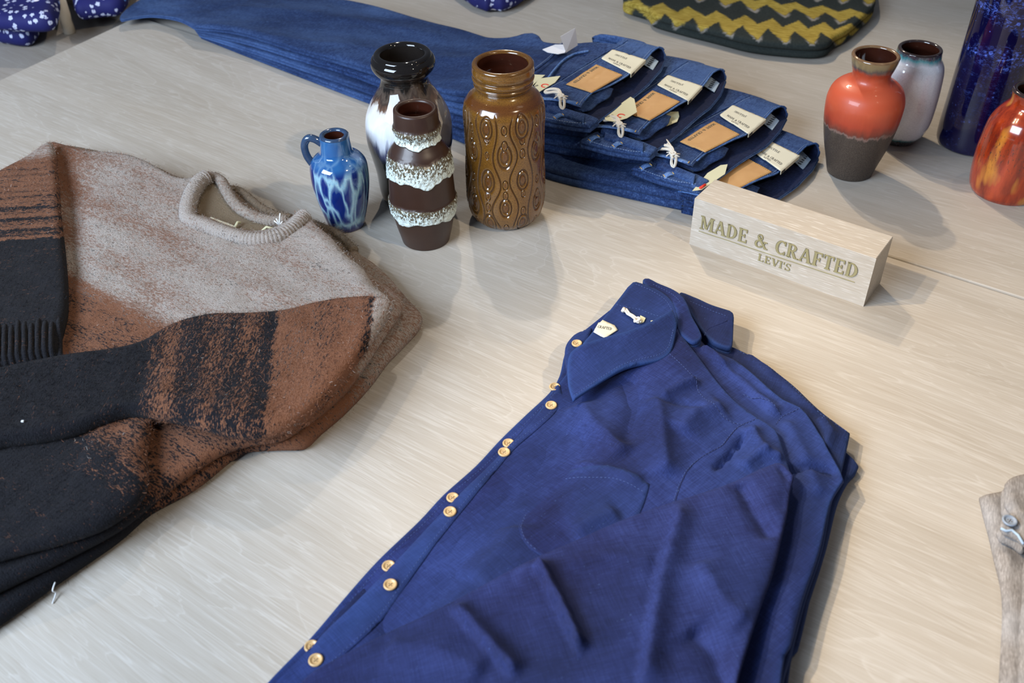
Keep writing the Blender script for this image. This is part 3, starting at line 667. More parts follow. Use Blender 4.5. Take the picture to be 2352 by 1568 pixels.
make_vase('vase', 'tall cobalt blue cylinder vase splashed with light blue drops', (2225, 328),
          [(328, 68), (318, 74), (290, 76), (230, 77), (160, 78), (60, 79), (-50, 82), (-130, 84), (-160, 80), (-180, 66), (-190, 58)], M['v7'], M['in_black'], nz_=160)
# 8 red vase at the right edge
t = glaze('red lava glaze', .16, .7); z = zc(t); st_ = t.noise(t.map(0, (80, 80, 14)), 1.0, 4, .6); bl = t.noise(t.map(0, (30, 30, 10), (1, 2, 3)), 1.0, 3); sp = t.noise(t.map(0, (700, 700, 220)), 1.0, 2, .6)
c = t.mix(t.ramp(st_, [(.35, 0.0), (.65, 1.0)]), (.17, .016, .006), (.42, .048, .010)); c = t.mix(t.ramp(bl, [(.56, 0.0), (.66, .8)]), c, (.62, .24, .03))
mb_ = t.ramp(t.math('DIVIDE', z, .165), [(.22, 0.0), (.38, 1.0), (.5, .8), (.62, 0.0)]); c = t.mix(t.math('MULTIPLY', mb_, t.ramp(sp, [(.58, 0.0), (.66, 1.0)])), c, (.05, .02, .012))
c = t.mix(t.ramp(t.math('DIVIDE', z, .165), [(.86, 0.0), (.93, 1.0)]), c, (.06, .025, .018)); t.base(c); M['v8'] = t.m
make_vase('vase', 'glossy red vase with yellow streaks and dark speckles at the right edge of the frame', (2305, 436),
          [(436, 72), (425, 79), (400, 84), (360, 87), (320, 86), (290, 83), (270, 76), (255, 66), (245, 58), (237, 53), (228, 52), (218, 54), (211, 57)], M['v8'], M['in_brown'], rim_r=.0035, rim_mat=M['rim_black'], inner_depth=.4)

# ---------------------------------------------------------------- jeans pile
ZTX = [276, 440, 650, 850, 1060, 1200, 1300, 1500]; ZTV = [.018, .033, .044, .048, .060, .083, .097, .098]
ztop_px = interp(ZTX, ZTV)
# the pile's height as a function of the place along the pile
pa = at(276, 42, .02); pb = at(1430, 170, .098); pe = (pb-pa)/np.linalg.norm(pb-pa); plen = float((pb-pa)@pe)
_s = []; 
for x_, v_ in zip(ZTX, ZTV):
    y_ = np.interp(x_, [276, 1430], [42, 170]); _s.append(float((at(x_, y_, v_)-pa)@pe))
def pile(X, Y): return np.interp((X-pa[0])*pe[0]+(Y-pa[1])*pe[1], _s, ZTV)
FR = []
for F_, R_, z in (((1331, 245), (1530, 107), .098), ((1466, 310), (1670, 157), .074), ((1587, 382), (1812, 243), .050), ((1655, 470), (1887, 328), .027)):
    a = at(*F_, z); b = at(*R_, z); e_ = (b-a)/np.linalg.norm(b-a); FR.append((a, e_, np.array([-e_[1], e_[0]]), float(np.linalg.norm(b-a)), z))
def loc(k):
    a, e_, n_, W, z = FR[k]; return lambda u, v: a+e_*u+n_*v
BODY = [  # near edges (photo) of the four bodies, from the hem to the front corner
    [(446, 60), (544, 70), (673, 108), (800, 143), (900, 178), (1000, 213), (1060, 232), (1150, 228), (1250, 224)],
    [(452, 70), (560, 92), (673, 126), (800, 163), (900, 202), (1060, 258), (1150, 270), (1250, 277), (1380, 288)],
    [(456, 76), (560, 108), (673, 145), (800, 188), (900, 224), (1060, 284), (1250, 322), (1400, 338), (1500, 350)],
    [(460, 80), (560, 118), (673, 160), (800, 208), (900, 244), (1060, 310), (1250, 378), (1400, 412), (1500, 434), (1600, 455)]]
FAR = [(1495, 103), (1400, 97), (1340, 91), (1290, 86), (1250, 81), (1240, 66), (1225, 57), (1205, 58), (1170, 70), (1130, 72), (1060, 60), (1000, 45), (940, 28), (860, 8), (780, -8), (600, -34), (400, -40), (330, -12), (296, 12), (276, 36), (278, 46), (300, 40), (340, 32), (380, 34), (415, 42)]
FRACT = [1.0, .74, .49, .25]
LBL = ['topmost folded blue jeans of the pile, with a white fabric tag standing on it', 'folded blue jeans second from the top of the pile', 'folded blue jeans third from the top, its manila tag cord knotted over the belt loop',
       'bottom folded blue jeans of the pile, partly behind the sign block']
def wave2(X, Y, k, amp): return amp*nz(X, Y, 34, 20+k, 3)
jeans_surf = []
jbody = {}
for k in (3, 2, 1, 0):
    a, e_, n_, W, zt = FR[k]; L = loc(k); fr = FRACT[k]; f_hi = fr; f_lo = FRACT[k+1] if k < 3 else 0.0
    J = thing('jeans', LBL[k], 'jeans', (*L(W/2, .0), 0), 'folded blue jeans in the pile')
    zT = lambda X, Y, f=f_hi: pile(X, Y)*f
    zB = lambda X, Y, f=f_lo: pile(X, Y)*f
    def wfun(X, Y, k=k, base=zT):  # waist area follows its own level
        return base(X, Y)
    zpx = lambda x, y, f=f_hi: ztop_px(x)*f
    near = [at(x, y, zpx(x, y)) for x, y in BODY[k]]
    cor = [L(-.012, .050), L(-.006, .030)]; right = [L(.10, .026), L(W*.8, .028), L(W-.002, .030), L(W, .075), L(W-.01, .12)]
    if k == 0: far = [at(x, y, ztop_px(x)) for x, y in FAR]
    else:
        far0 = [at(x, y, ztop_px(x)) for x, y in FAR[3:16]]; far = [p+np.array([.012*k, -.012*k]) for p in far0]
        far += [at(430+4*k, 10, .03*fr), at(440+4*k, 55+4*k, .03*fr)]
    out = smooth(near+cor+right+far, True, .008, sharp=(0, len(near)+1, len(near)+len(right)+1))
    def dsp(X, Y, k=k):
        z = .0022*nz(X, Y, 22, 30+k, 3)+.0007*nz(X, Y, 110, 50+k, 2)
        if k == 0:
            z += crease(X, Y, ats([(420, 20), (600, 60), (800, 90), (1000, 130), (1150, 150)], .06), .004, .02, 'ridge')
            z += crease(X, Y, ats([(1248, 190), (1300, 150), (1352, 118)], .097), -.004, .004, 'ridge')
            z += crease(X, Y, ats([(500, -10), (700, 20), (900, 60), (1050, 100)], .05), .004, .025, 'ridge')
        return z
    def att(px, py, X, Y, k=k):
        m = np.clip(.25+.35*nz(X, Y, 12, 70+k, 2), 0, 1); g = ss(900, 300, px)*.45; return np.stack([m*.5+g, .35*ss(.1, -.3, nz(X, Y, 9, 80+k, 2)), 0*m], -1)
    o, S = slab('leg_panel', out, above(lambda X, Y: zB(X, Y), [jbody[k+1]] if k < 3 else []), lambda X, Y: zT(X, Y), M['denim'], J, step=.005, lobes=2, disp=dsp, attr=att, edge=.006, fade=.5); jbody[k] = S
    # waistband: a flattened tube, open at the waist end
    gz = zt-.0005; low = gz-.0165 if k < 3 else gz-.019
    prof = []   # (u, z, v of the opening edge)
    ub = .036 if k == 3 else 0.0
    for u in np.linspace(ub, W-.008, 26):
        ve = np.interp(u/W, [0, .05, .19, .5, .75, .9, 1], [-.002, .002, .008, -.004, .003, .009, .006]); prof.append((u, gz+.0015*math.sin(u*60+k), ve))
    for an in np.linspace(75, -75, 9): prof.append((W-.008+.009*math.cos(R(an)), (gz+low)/2+(gz-low)/2*math.sin(R(an)), .006-.004*(1-math.sin(R(an)))))
    for u in np.linspace(W-.010, ub-.012, 26):
        ve = np.interp(u/W, [-.1, .1, .37, .6, .8, .95, 1], [-.026, -.028, -.027, -.026, -.018, -.006, -.002]); prof.append((u, low+.0012*math.sin(u*50+2*k), ve))
    for an in np.linspace(-80, -210, 7): prof.append((ub-.014+.008*math.cos(R(an)), low+.008+.008*math.sin(R(an)), -.020))
    prof.append((ub-.006, low+.0125, -.012))
    n = len(prof); V = []; F = []; cu_ = np.array([W/2, (gz+low)/2])
    th_ = .0022
    def ring(v, inset, vabs=False):
        P = np.array([(p[0], p[1]) for p in prof]); T_ = np.roll(P, -1, 0)-np.roll(P, 1, 0); T_ /= np.linalg.norm(T_, axis=1)[:, None]+1e-9; N_ = np.stack([T_[:, 1], -T_[:, 0]], 1)
        Q = P-N_*(-inset) if False else P+N_*inset
        for (u, z), p in zip(Q, prof):
            w = L(u, p[2]+v); V.append((w[0], w[1], max(z, .001)))
    for v, i_ in ((.058, 0), (.03, 0), (.008, 0), (.001, .0002), (-.0006, th_*.5), (.001, th_), (.008, th_), (.03, th_), (.055, th_)): ring(v, i_)
    for q in range(8):
        for i in range(n-1): F.append((q*n+i, q*n+i+1, (q+1)*n+i+1, (q+1)*n+i))
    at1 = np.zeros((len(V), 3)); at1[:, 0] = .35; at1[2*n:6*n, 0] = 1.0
    inn = [i for i in range(len(V)) if i >= 5*n]; fo = [f for f in F if min(f) < 5*n]; fi = [f for f in F if min(f) >= 5*n]
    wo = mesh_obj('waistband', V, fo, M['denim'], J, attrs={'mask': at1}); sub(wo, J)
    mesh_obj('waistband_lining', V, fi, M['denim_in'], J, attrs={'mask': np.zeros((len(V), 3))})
    WS = Surf(V, fo)
    both = Multi(S, WS); jeans_surf.append(both)
    # inner fold of the doubled front, seen inside the opening
    pts = []; nn_ = 24
    for q in range(nn_):
        t_ = q/(nn_-1); u = .004+t_*.075; v = -.002-.007*math.sin(t_*2.6)-.002*math.sin(t_*11); pts.append((u, v))
    V2 = []; F2 = []
    for u, v in pts:
        p = L(u, v); p2 = L(u, v+.045); zz = low+.0095-.002*math.sin(u*70)
        V2 += [(p[0], p[1], zz+.0012), (p[0], p[1], zz-.0012), (p2[0], p2[1], zz-.001), (p2[0], p2[1], zz+.001)]
    for q in range(nn_-1):
        for b_ in range(4): F2.append((q*4+b_, q*4+(b_+1) % 4, q*4+4+(b_+1) % 4, q*4+4+b_))
    mesh_obj('folded_front', V2, F2, M['denim'], J, attrs={'mask': np.full((len(V2), 3), .2)})
    for nm_, rg_ in (('waist_edge', range(2, 30)), ('waist_edge', range(31, n-2))):
        ln = [(*L(prof[i][0], prof[i][2]+.0002), max(prof[i][1]+(0.0 if i < 30 else -.0), .001)) for i in rg_]; mesh_obj(nm_, *tube(ln, .00125, 6), M['denim_worn'], J)
    # stitching and seams
    z_ = lambda x, y: both.z(x, y, zt)
    def line(*uv): return smooth([L(*q) for q in uv], False, .002)
    ve = lambda u: float(np.interp(u/W, [0, .05, .19, .5, .75, .9, 1], [-.002, .002, .008, -.004, .003, .009, .006]))
    stitches('edge_stitching', np.array([L(u, ve(u)+.0035) for u in np.linspace(.004, W-.012, 60)]), both, M['stitch_pale'], J, .0003, .0022, .0012, .0003, zt)
    stitches('seam_stitching', line((.02, .062), (.10, .060), (.16, .058), (W-.015, .054)), both, M['stitch_pale'], J, .0003, .0022, .0012, .0003, zt)
    mb = MB(); ln = line((.015, .0655), (.10, .0635), (.16, .0615), (W-.012, .0575)); mb.add(*tube([(p[0], p[1], z_(*p)-.0002) for p in ln], .0012, 6)); mb.obj('waist_seam', M['denim_worn'] if False else M['stitch_pale'] if False else M['denim'], J, True)
    # yoke seam lines running toward the legs
    if k in (0, 2):
        ln = line((.0, .115), (.05, .112), (.11, .118), (.17, .135)) if k == 0 else line((.02, .10), (.08, .098), (.14, .10), (.19, .11))
        mb = MB(); mb.add(*tube([(p[0], p[1], z_(*p)-.0003) for p in ln], .0016, 6)); mb.obj('yoke_seam', M['denim'], J, True)
        stitches('yoke_stitching', ln+n_*.003, both, M['stitch_pale'], J, .0003, .0022, .0012, .0003, zt)
    # leather patch
    def quad(c, m=14): # bilinear grid draped on the surface
        c = [np.array(q) for q in c]; G = []
        for i in range(m):
            for j in range(m):
                s, t2 = i/(m-1), j/(m-1); q = (c[0]*(1-s)+c[1]*s)*(1-t2)+(c[3]*(1-s)+c[2]*s)*t2; G.append(q)
        return G
    def drape(name, corners, mat, lift, th, parent=J, m=14, curl=0.0, attr=None, surf=both, round_=0.0):
        c = [L(*q) for q in corners]; pts = smooth(c, True, .003, sharp=(0, 1, 2, 3))
        if round_:
            P4 = [np.array(q) for q in c]; pts = []
            for i in range(4):
                p0, p1, p2 = P4[i-1], P4[i], P4[(i+1) % 4]; d0 = (p0-p1)/np.linalg.norm(p0-p1); d2 = (p2-p1)/np.linalg.norm(p2-p1)
                for t2 in np.linspace(0, 1, 6): q0 = p1+d0*round_; q2 = p1+d2*round_; pts.append((1-t2)**2*q0+2*t2*(1-t2)*p1+t2*t2*q2)
            pts = np.array(pts)
        f = lambda X, Y: surf.Z(X, Y, zt)
        cm = np.mean(c, 0)
        g = lambda X, Y: np.maximum(f(X, Y), zt-.003)*.5+.5*float(np.mean(f(np.array([q[0] for q in c]), np.array([q[1] for q in c]))))+lift
        return slab(name, pts, g, lambda X, Y: g(X, Y)+th, mat, parent, step=.003, edge=.003, attr=attr, r=th*.5, bottom=True)
    po, PS = drape('leather_patch', [(.118, .049), (.110, -.001+.002), (.040, .007), (.042, .049)], M['leather'], .0008, .0014, attr=lambda px, py, X, Y: np.stack([0*X+.05, 0*X, 0*X], -1)); sub(po, J)
    stitches('patch_stitching', smooth([L(.1165, .0475), L(.1087, .003), L(.0415, .0085), L(.0435, .0475), L(.116, .0475)], False, .002, sharp=(1, 2, 3)), PS, M['stitch_gold'], po, .0003, .0018, .0014, .0002, zt)
    ptop = lambda u, v: (*L(.112-u, .0405-v*0+v), PS.z(*L(.112-u, .0405+v), zt)+.0003)
    def pl(u, v): q = L(.111-u, .0445-v); return (*q, PS.z(*q, zt)+.0001)
    lettering('patch_lettering', "MADE & CRAFTED", .0042, lambda u, v: pl(u, v), (0, 0, 1), .0002, M['shade_and_print'], po, width=.060)
    # cream card folded over the waistband
    cc = [(.1766, .0581), (.1709, .0002), (.1187, -.0066), (.1385, .0541)]
    co, CS = drape('card_label', cc, M['card'], .0012, .0009, round_=.004); sub(co, J)
    # the fold of the card hanging over the waist edge
    c1, c2 = L(.1709, .0012), L(.1187, -.0056); zc_ = CS.z(*((c1*.9+c2*.1)+n_*.003), zt+.001)
    mb = MB(); vv = []
    for q, z__ in ((c1, zc_+.0002), (c2, zc_+.0002)):
        vv += [(q[0], q[1], z__), (q[0]-n_[0]*.0015, q[1]-n_[1]*.0015, z__-.0008), (q[0]-n_[0]*.0015, q[1]-n_[1]*.0015, z__-.0055), (q[0]-n_[0]*.0008, q[1]-n_[1]*.0008, z__-.0055), (q[0]-n_[0]*.0008, q[1]-n_[1]*.0008, z__-.001)]
    mb.add(vv, [(0, 5, 6, 1), (1, 6, 7, 2), (2, 7, 8, 3), (3, 8, 9, 4), (4, 9, 5, 0), (0, 1, 2, 3, 4), (9, 8, 7, 6, 5)]); mb.obj('card_fold', M['card'], co)
    # card text lines run along the long side, top of the letters toward the legs
    ca, cb, ccn, cd_ = [np.array(q) for q in ((.1385, .0541), (.1766, .0581), (.1709, .0002), (.1187, -.0066))]
    def card(s, t2): q = (cb*(1-s)+ccn*s)*(1-t2)+(ca*(1-s)+cd_*s)*t2; return q   # s toward the fold, t2 toward the front
    def cl(s0, t0, wd, ht):
        def f(u, v):
            q = card(s0+(u)/.0555, t0-v/.045); p = L(*q); return (*p, CS.z(*p, zt+.003)+.0001)
        return f
    lettering('card_title', "SHUTTLE", .0048, cl(.20, .38, 0, 0), (0, 0, 1), .0001, M['ink'], co, width=.021)
    lettering('card_lettering', "MADE & CRAFTED", .0048, cl(.16, .80, 0, 0), (0, 0, 1), .0001, M['ink'], co, width=.040)
    lettering('card_small_lettering', "LEVI'S", .0032, cl(.38, .93, 0, 0), (0, 0, 1), .0001, M['ink'], co, width=.012)
    bx = MB()
    for q in range(9):
        t2 = .04+q*.022; p = (c1*t2+c2*(1-t2)) if True else c1; p = c2*(1-t2)+c1*t2
        bx.box((p[0]-n_[0]*.0016, p[1]-n_[1]*.0016, zc_-.003), .0002*(1+q % 3), .0001, .0018, math.atan2(e_[1], e_[0]))
    bx.obj('card_edge_print', M['ink'], co)
    # pale size label inside the far end
    c_ = [L(W-.045, .012), L(W-.012, .014), L(W-.014, .048), L(W-.047, .046)]; z0 = low+.0075
    q0_ = L(W-.052, -.009); q1_ = L(W-.024, -.002); q2_ = L(W-.018, .03); q3_ = L(W-.048, .03)
    mb = MB(); mb.add([(*q0_, low+.0025), (*q1_, low+.0035), (*q2_, gz-.0050), (*q3_, gz-.0055), (*q0_, low+.0031), (*q1_, low+.0041), (*q2_, gz-.0044), (*q3_, gz-.0049)], [(3, 2, 1, 0), (4, 5, 6, 7), (0, 1, 5, 4), (1, 2, 6, 5), (2, 3, 7, 6), (3, 0, 4, 7)])
    so = mb.obj('size_label', M['sizelabel'], J); sub(so, J)
    mb = MB()
    for q in range(5):
        c0 = q0_*(1-.2*(q+.4))+q1_*(.2*(q+.4)); c0 = c0+n_*.009+e_*.002; mb.box((c0[0], c0[1], low+.0066), .0008, .0026, .0004, math.atan2(e_[1], e_[0])+.2*(q % 2))
    mb.obj('size_print', M['ink'], so)
    # belt loops: one on the folded front corner, two on the lower fold
    def loop(u0_, v0_, u1_, v1_, zz0, zz1, wd=.0068, nm='belt_loop', th2=.0016, mat=None):
        a0 = L(u0_, v0_); a1 = L(u1_, v1_); d = (a1-a0)/np.linalg.norm(a1-a0); s_ = np.array([-d[1], d[0]])*wd/2; V_ = []; F_ = []; m_ = 14
        for q in range(m_):
            t2 = q/(m_-1); p = a0*(1-t2)+a1*t2; h = (zz0*(1-t2)+zz1*t2)+.0034*math.sin(math.pi*t2)**.6
            for sg_, hh_ in ((-1, 0), (-.8, th2), (.8, th2), (1, 0)): V_.append((p[0]+s_[0]*sg_, p[1]+s_[1]*sg_, h+hh_))
        for q in range(m_-1):
            for b_ in range(3): F_.append((q*4+b_, q*4+b_+1, q*4+5+b_, q*4+4+b_))
        F_ += [(0, 3, 2, 1), (m_*4-4, m_*4-3, m_*4-2, m_*4-1)]
        lo = mesh_obj(nm, V_, F_, mat or M['denim_worn'], J, attrs={'mask': np.full((len(V_), 3), .25)*np.array([1, 0, 0])}); sub(lo, J)
        for t2, col in ((.06, 'stitch_gold'), (.94, 'stitch_gold')):
            p = a0*(1-t2)+a1*t2; h = zz0*(1-t2)+zz1*t2+.0034*math.sin(math.pi*t2)**.6+th2+.0003; q0 = p-s_*.75; q1 = p+s_*.75
            MB().add(*tube([(*q0, h), (*((q0+q1)/2), h+.0002), (*q1, h)], .0005, 5)).obj('bar_tack', M[col], lo, True)
        return a0, a1
    la, lb = loop(-.008, .060, .006, .004, zt-.003, zt-.002)
    # lower fold of the front: waistband strip with loops, seen on the pile's front side
    if k < 3:
        zlo = zt-.0215
        pts_ = [L(-.020, -.030), L(-.029, -.006), L(-.036, .022), L(-.040, .064), L(-.006, .060), L(.004, .0), L(.002, -.030)]
        fo_, FS = slab('lower_fold', smooth(pts_, True, .005, sharp=(0, 3, 4, 6)), zlo, lambda X, Y: 0*X+zt-.0085+.0008*nz(X, Y, 90, k, 2), M['denim_worn'] if False else M['denim'], J, step=.004, lobes=2, attr=lambda px, py, X, Y: np.stack([.5+.3*nz(X, Y, 60, 3, 2), 0*X, 0*X], -1)); sub(fo_, J)
        stitches('fold_stitching', smooth([L(-.0185, -.0225), L(-.028, -.004), L(-.034, .022), L(-.037, .056)], False, .002), FS, M['stitch_pale'], fo_, .0003, .0022, .0012, .0002, zt-.009)
        loop(-.0325, .018, -.020, .012, zt-.0105, zt-.0085, .008)
        loop(-.037, .052, -.022, .046, zt-.0105, zt-.0085, .008)
    # string, knot and hang tag
    if k < 3:
        m0 = (la*.45+lb*.55); zk = zt+.002
        def W3(p, z): return (p[0], p[1], z)
        kn = m0+e_*.0
        lob = spline3([W3(kn-n_*.004, zk+.004), W3(kn-n_*.009-e_*.006, zk-.002), W3(kn-n_*.010-e_*.010, zk-.007), W3(kn-n_*.004-e_*.008, zk-.004), W3(kn+n_*.002, zk+.006), W3(kn+n_*.012+e_*.002, zk+.006), W3(kn+n_*.022-e_*.002, zk+.004), W3(kn+n_*.028+e_*.004, zk+.003), W3(kn+n_*.020+e_*.008, zk+.006), W3(kn+n_*.008+e_*.006, zk+.008), W3(kn, zk+.005)], 70)
        mb = MB(); mb.add(*tube(lob, .0013, 7)); mb.add(*tube(lob+np.array([e_[0]*.0022, e_[1]*.0022, .0006]), .0012, 7))
        if k == 2:
            mb.add(*tube(spline3([W3(kn, zk+.006), W3(kn+n_*.014+e_*.010, zk+.006), W3(kn+n_*.030+e_*.022, zk+.004), W3(kn+n_*.040+e_*.024, zk+.003)], 30), .0013, 7)); mb.add(*tube(spline3([W3(kn+e_*.003, zk+.006), W3(kn+n_*.014+e_*.013, zk+.007), W3(kn+n_*.030+e_*.024, zk+.005), W3(kn+n_*.040+e_*.024, zk+.003)], 30), .0013, 7))
        # knot
        th3 = np.linspace(0, 4*math.pi, 50); kk_ = np.array([(kn[0]+.0032*math.cos(t2)+.0008*math.sin(2.5*t2), kn[1]+.0032*math.sin(t2), zk+.004+.0022*math.sin(1.5*t2)) for t2 in th3]); mb.add(*tube(kk_, .0014, 7))
        for q in range(6): an = q*1.1; mb.add(*tube([(kn[0], kn[1], zk+.005), (kn[0]+.006*math.cos(an), kn[1]+.006*math.sin(an), zk+.005), (kn[0]+.0095*math.cos(an+.2), kn[1]+.0095*math.sin(an+.2), zk+.0035)], .0009, 5))
        mb.obj('cord', M['cord'], J, True)
    # manila hang tags: corners in the photo, lying a little above the surface beneath
    TG = {0: [((1180, 205), (1222, 197), (1252, 173), (1228, 172)), ((1222, 205), (1238, 212), (1275, 190), (1287, 175), (1238, 181))],
          1: [((1388, 268), (1391, 277), (1412, 280), (1440, 272), (1463, 258), (1457, 228), (1448, 223), (1410, 250))],
          2: [((1474, 294), (1510, 298), (1555, 280), (1560, 268), (1558, 257), (1526, 258), (1500, 270))],
          3: [((1590, 439), (1612, 436), (1665, 400), (1671, 378), (1655, 380), (1625, 398))]}
    for i, tg in enumerate(TG[k]):
        zz = zt+.003+.002*i; 
        if k == 0: zz = zt-.002+.004*i
        if k in (1, 2): zz = FR[k][4]+.0085 if k == 1 else FR[1][4]-.012
        if k == 3: zz = zt+.012
        P2 = [at(x, y, zz) for x, y in tg]; cm = np.mean(P2, 0)
        ar = .5*sum(P2[j][0]*P2[(j+1) % len(P2)][1]-P2[(j+1) % len(P2)][0]*P2[j][1] for j in range(len(P2)))
        if ar < 0: P2 = P2[::-1]
        nn2 = len(P2); tw = lambda p: zz+.12*float((p-cm)@n_)*0
        V_ = [(p[0], p[1], tw(p)) for p in P2]+[(p[0], p[1], tw(p)+.0006) for p in P2]
        tgo = mesh_obj('hang_tag', V_, [tuple(range(nn2))[::-1], tuple(nn2+j for j in range(nn2))]+[(j, (j+1) % nn2, nn2+(j+1) % nn2, nn2+j) for j in range(nn2)], M['paper'], J, False); sub(tgo, J)
        if not (k == 0 and i == 0) and k < 3:
            hx, hy = {0: (1252, 197), 1: (1427, 266), 2: (1530, 276), 3: (1618, 430)}[k]; hp = at(hx, hy, zz+.0008)
            ring_ = [(hp[0]+.0048*math.cos(t2), hp[1]+.0048*math.sin(t2), zz+.0007) for t2 in np.linspace(.3, 4.6, 20)]; MB().add(*tube(ring_, .0009, 5)).obj('red_print', M['ink_red'], tgo, True)
            q0 = at(hx-36, hy+4, zz+.0008) if k else at(hx-30, hy+6, zz+.0008); d_ = at(hx-10, hy-3, zz+.0008)-q0; d_ /= np.linalg.norm(d_); s2_ = np.array([-d_[1], d_[0]])
            lettering('tag_lettering', "CRAFTED", .003, lambda u, v, q0=q0, d_=d_, s2_=s2_: (*(q0+d_*u+s2_*v), zz+.0008), (0, 0, 1), .0001, M['ink'], tgo, width=.013)
    if k == 3:
        MB().add(*tube([(*at(1608, 432, zt+.0135), zt+.0135), (*at(1620, 424, zt+.0135), zt+.0135)], .0018, 5)).obj('red_print', M['ink_red'], tgo, True)
    if k == 0:
        # white fabric tag standing up on the top jeans, its lower half lying down
        def up(px, py, h): 
            b = at(px, py, .098); return b
        b0 = at(1300, 122, .098); b1 = at(1327, 104, .099); 
        def vert(base, px, py):
            # point above base's plane facing the camera
            d = fw*FPX+cr*(px-CX)-cu*(py-CY); n__ = np.array([fw[0], fw[1], 0]); n__ /= np.linalg.norm(n__); t2 = ((np.array([*base, 0])-CAM)@n__)/(d@n__); return CAM+d*t2
        P_ = [np.array([*b0, .0985]), vert(b1, 1327, 104), vert(b1, 1322, 64), vert(b0, 1287, 84)]
        nrm_ = np.array([fw[0], fw[1], 0])*.0006; V_ = [tuple(p) for p in P_]+[tuple(p+nrm_) for p in P_]
        # subdivide for a slight bend
        wt = mesh_obj('white_tag', V_, [(0, 1, 2, 3), (7, 6, 5, 4), (0, 4, 5, 1), (1, 5, 6, 2), (2, 6, 7, 3), (3, 7, 4, 0)], M['paper_white'], J, False); sub(wt, J)
        P2 = [at(x, y, .1005) for x, y in ((1246, 116), (1258, 122), (1282, 125), (1298, 121), (1302, 108), (1292, 104), (1275, 105))]
        V_ = [(p[0], p[1], .1002+.0015*abs(i-3)/3) for i, p in enumerate(P2)]; V_ += [(a_, b_, c_+.0006) for a_, b_, c_ in V_]; m_ = len(P2)
        if .5*sum(P2[j][0]*P2[(j+1) % m_][1]-P2[(j+1) % m_][0]*P2[j][1] for j in range(m_)) > 0: fs = [tuple(range(m_))[::-1], tuple(m_+j for j in range(m_))]
        else: fs = [tuple(range(m_)), tuple(m_+j for j in range(m_))[::-1]]
        mesh_obj('white_tag_base', V_, fs+[(j, (j+1) % m_, m_+(j+1) % m_, m_+j) for j in range(m_)], M['paper_white'], J, False)
        pk = ats([(1250, 192), (1272, 162), (1295, 138), (1320, 124), (1352, 117)], .0985); MB().add(*tube([(p[0], p[1], both.z(*p, .098)+.0004) for p in smooth(pk, False, .003)], .0018, 6)).obj('pocket_edge', M['denim_worn'], J, True)
        J.children[-1].data.attributes.new('mask', 'FLOAT_COLOR', 'POINT')

# ---------------------------------------------------------------- navy shirts
XL = [(560, 1690), (612, 1568), (710, 1466), (797, 1364), (868, 1285), (963, 1194), (1018, 1135), (1093, 1068), (1148, 1009), (1209, 950), (1262, 900), (1285, 862), (1297, 812), (1310, 780)]
xleft = lambda y: float(np.interp(-y, [-p[1] for p in XL], [p[0] for p in XL]))
def zs_px(x, y): t_ = min(max((x-xleft(y))/260, 0), 1); return .011+.023*(t_*t_*(3-2*t_))
leftw = np.array([at(x, y, .008) for x, y in XL])
def spile(X, Y): d, _, _ = seg_dist(X, Y, leftw); return .011+.023*ss(0, .115, d)
SF = [(1.0, .77), (.77, .52), (.52, .27), (.27, 0)]
SLAB = ['topmost navy linen shirt, folded in half with its collar spread and chest pocket showing', 'navy linen shirt directly under the topmost one, its placket buttons half covered', 'third navy linen shirt down, its square collar end pointing at the sign block', 'bottom navy linen shirt lying on the table, only its shoulder corner showing']
BOT = [(1806, 1660), (560, 1660)]
LEFT_OUT = [(560, 1640), (612, 1568), (710, 1466), (797, 1364), (868, 1285), (963, 1194), (1018, 1135), (1093, 1068), (1148, 1009), (1209, 950), (1262, 900), (1285, 862), (1297, 812), (1318, 775)]
SH = {
 3: dict(out=[(575, 1640), (700, 1490), (900, 1270), (1100, 1080), (1290, 880), (1340, 790), (1500, 700), (1600, 760), (1690, 810), (1755, 842), (1830, 895), (1880, 945), (1930, 1020), (1974, 1067), (1952, 1098), (1926, 1151), (1898, 1263), (1862, 1375), (1835, 1487), (1822, 1500), (1812, 1568), (1804, 1660)], sharp=(17, 21, 0)),
 2: dict(out=[(570, 1645), (705, 1480), (905, 1262), (1105, 1075), (1290, 870), (1340, 785), (1480, 680), (1570, 700), (1640, 775), (1690, 797), (1747, 827), (1820, 880), (1877, 934), (1915, 964), (1954, 992), (1945, 1035), (1933, 1085), (1912, 1150), (1889, 1263), (1852, 1375), (1822, 1490), (1800, 1568), (1790, 1660)], sharp=(14, 22, 0)),
 1: dict(out=LEFT_OUT+[(1480, 670), (1550, 720), (1590, 781), (1628, 800), (1686, 823), (1724, 850), (1762, 884), (1800, 915), (1839, 932), (1866, 964), (1900, 1022), (1932, 1079), (1940, 1100), (1910, 1151), (1884, 1263), (1846, 1375), (1818, 1480), (1805, 1500), (1795, 1568), (1785, 1660)], sharp=(0, 26, 33)),
 0: dict(out=[(610, 1650), (722, 1476), (812, 1385), (907, 1289), (980, 1212), (1053, 1135), (1120, 1070), (1180, 1009), (1225, 962), (1252, 925), (1275, 888), (1300, 860), (1305, 820), (1345, 790), (1450, 740), (1540, 730), (1568, 770), (1601, 811), (1647, 872), (1686, 915), (1716, 940), (1743, 958), (1783, 985), (1806, 1050), (1818, 1096), (1800, 1180), (1780, 1300), (1740, 1400), (1700, 1500), (1680, 1660)], sharp=(0, 29))}
ssurf = {}; SO = {}
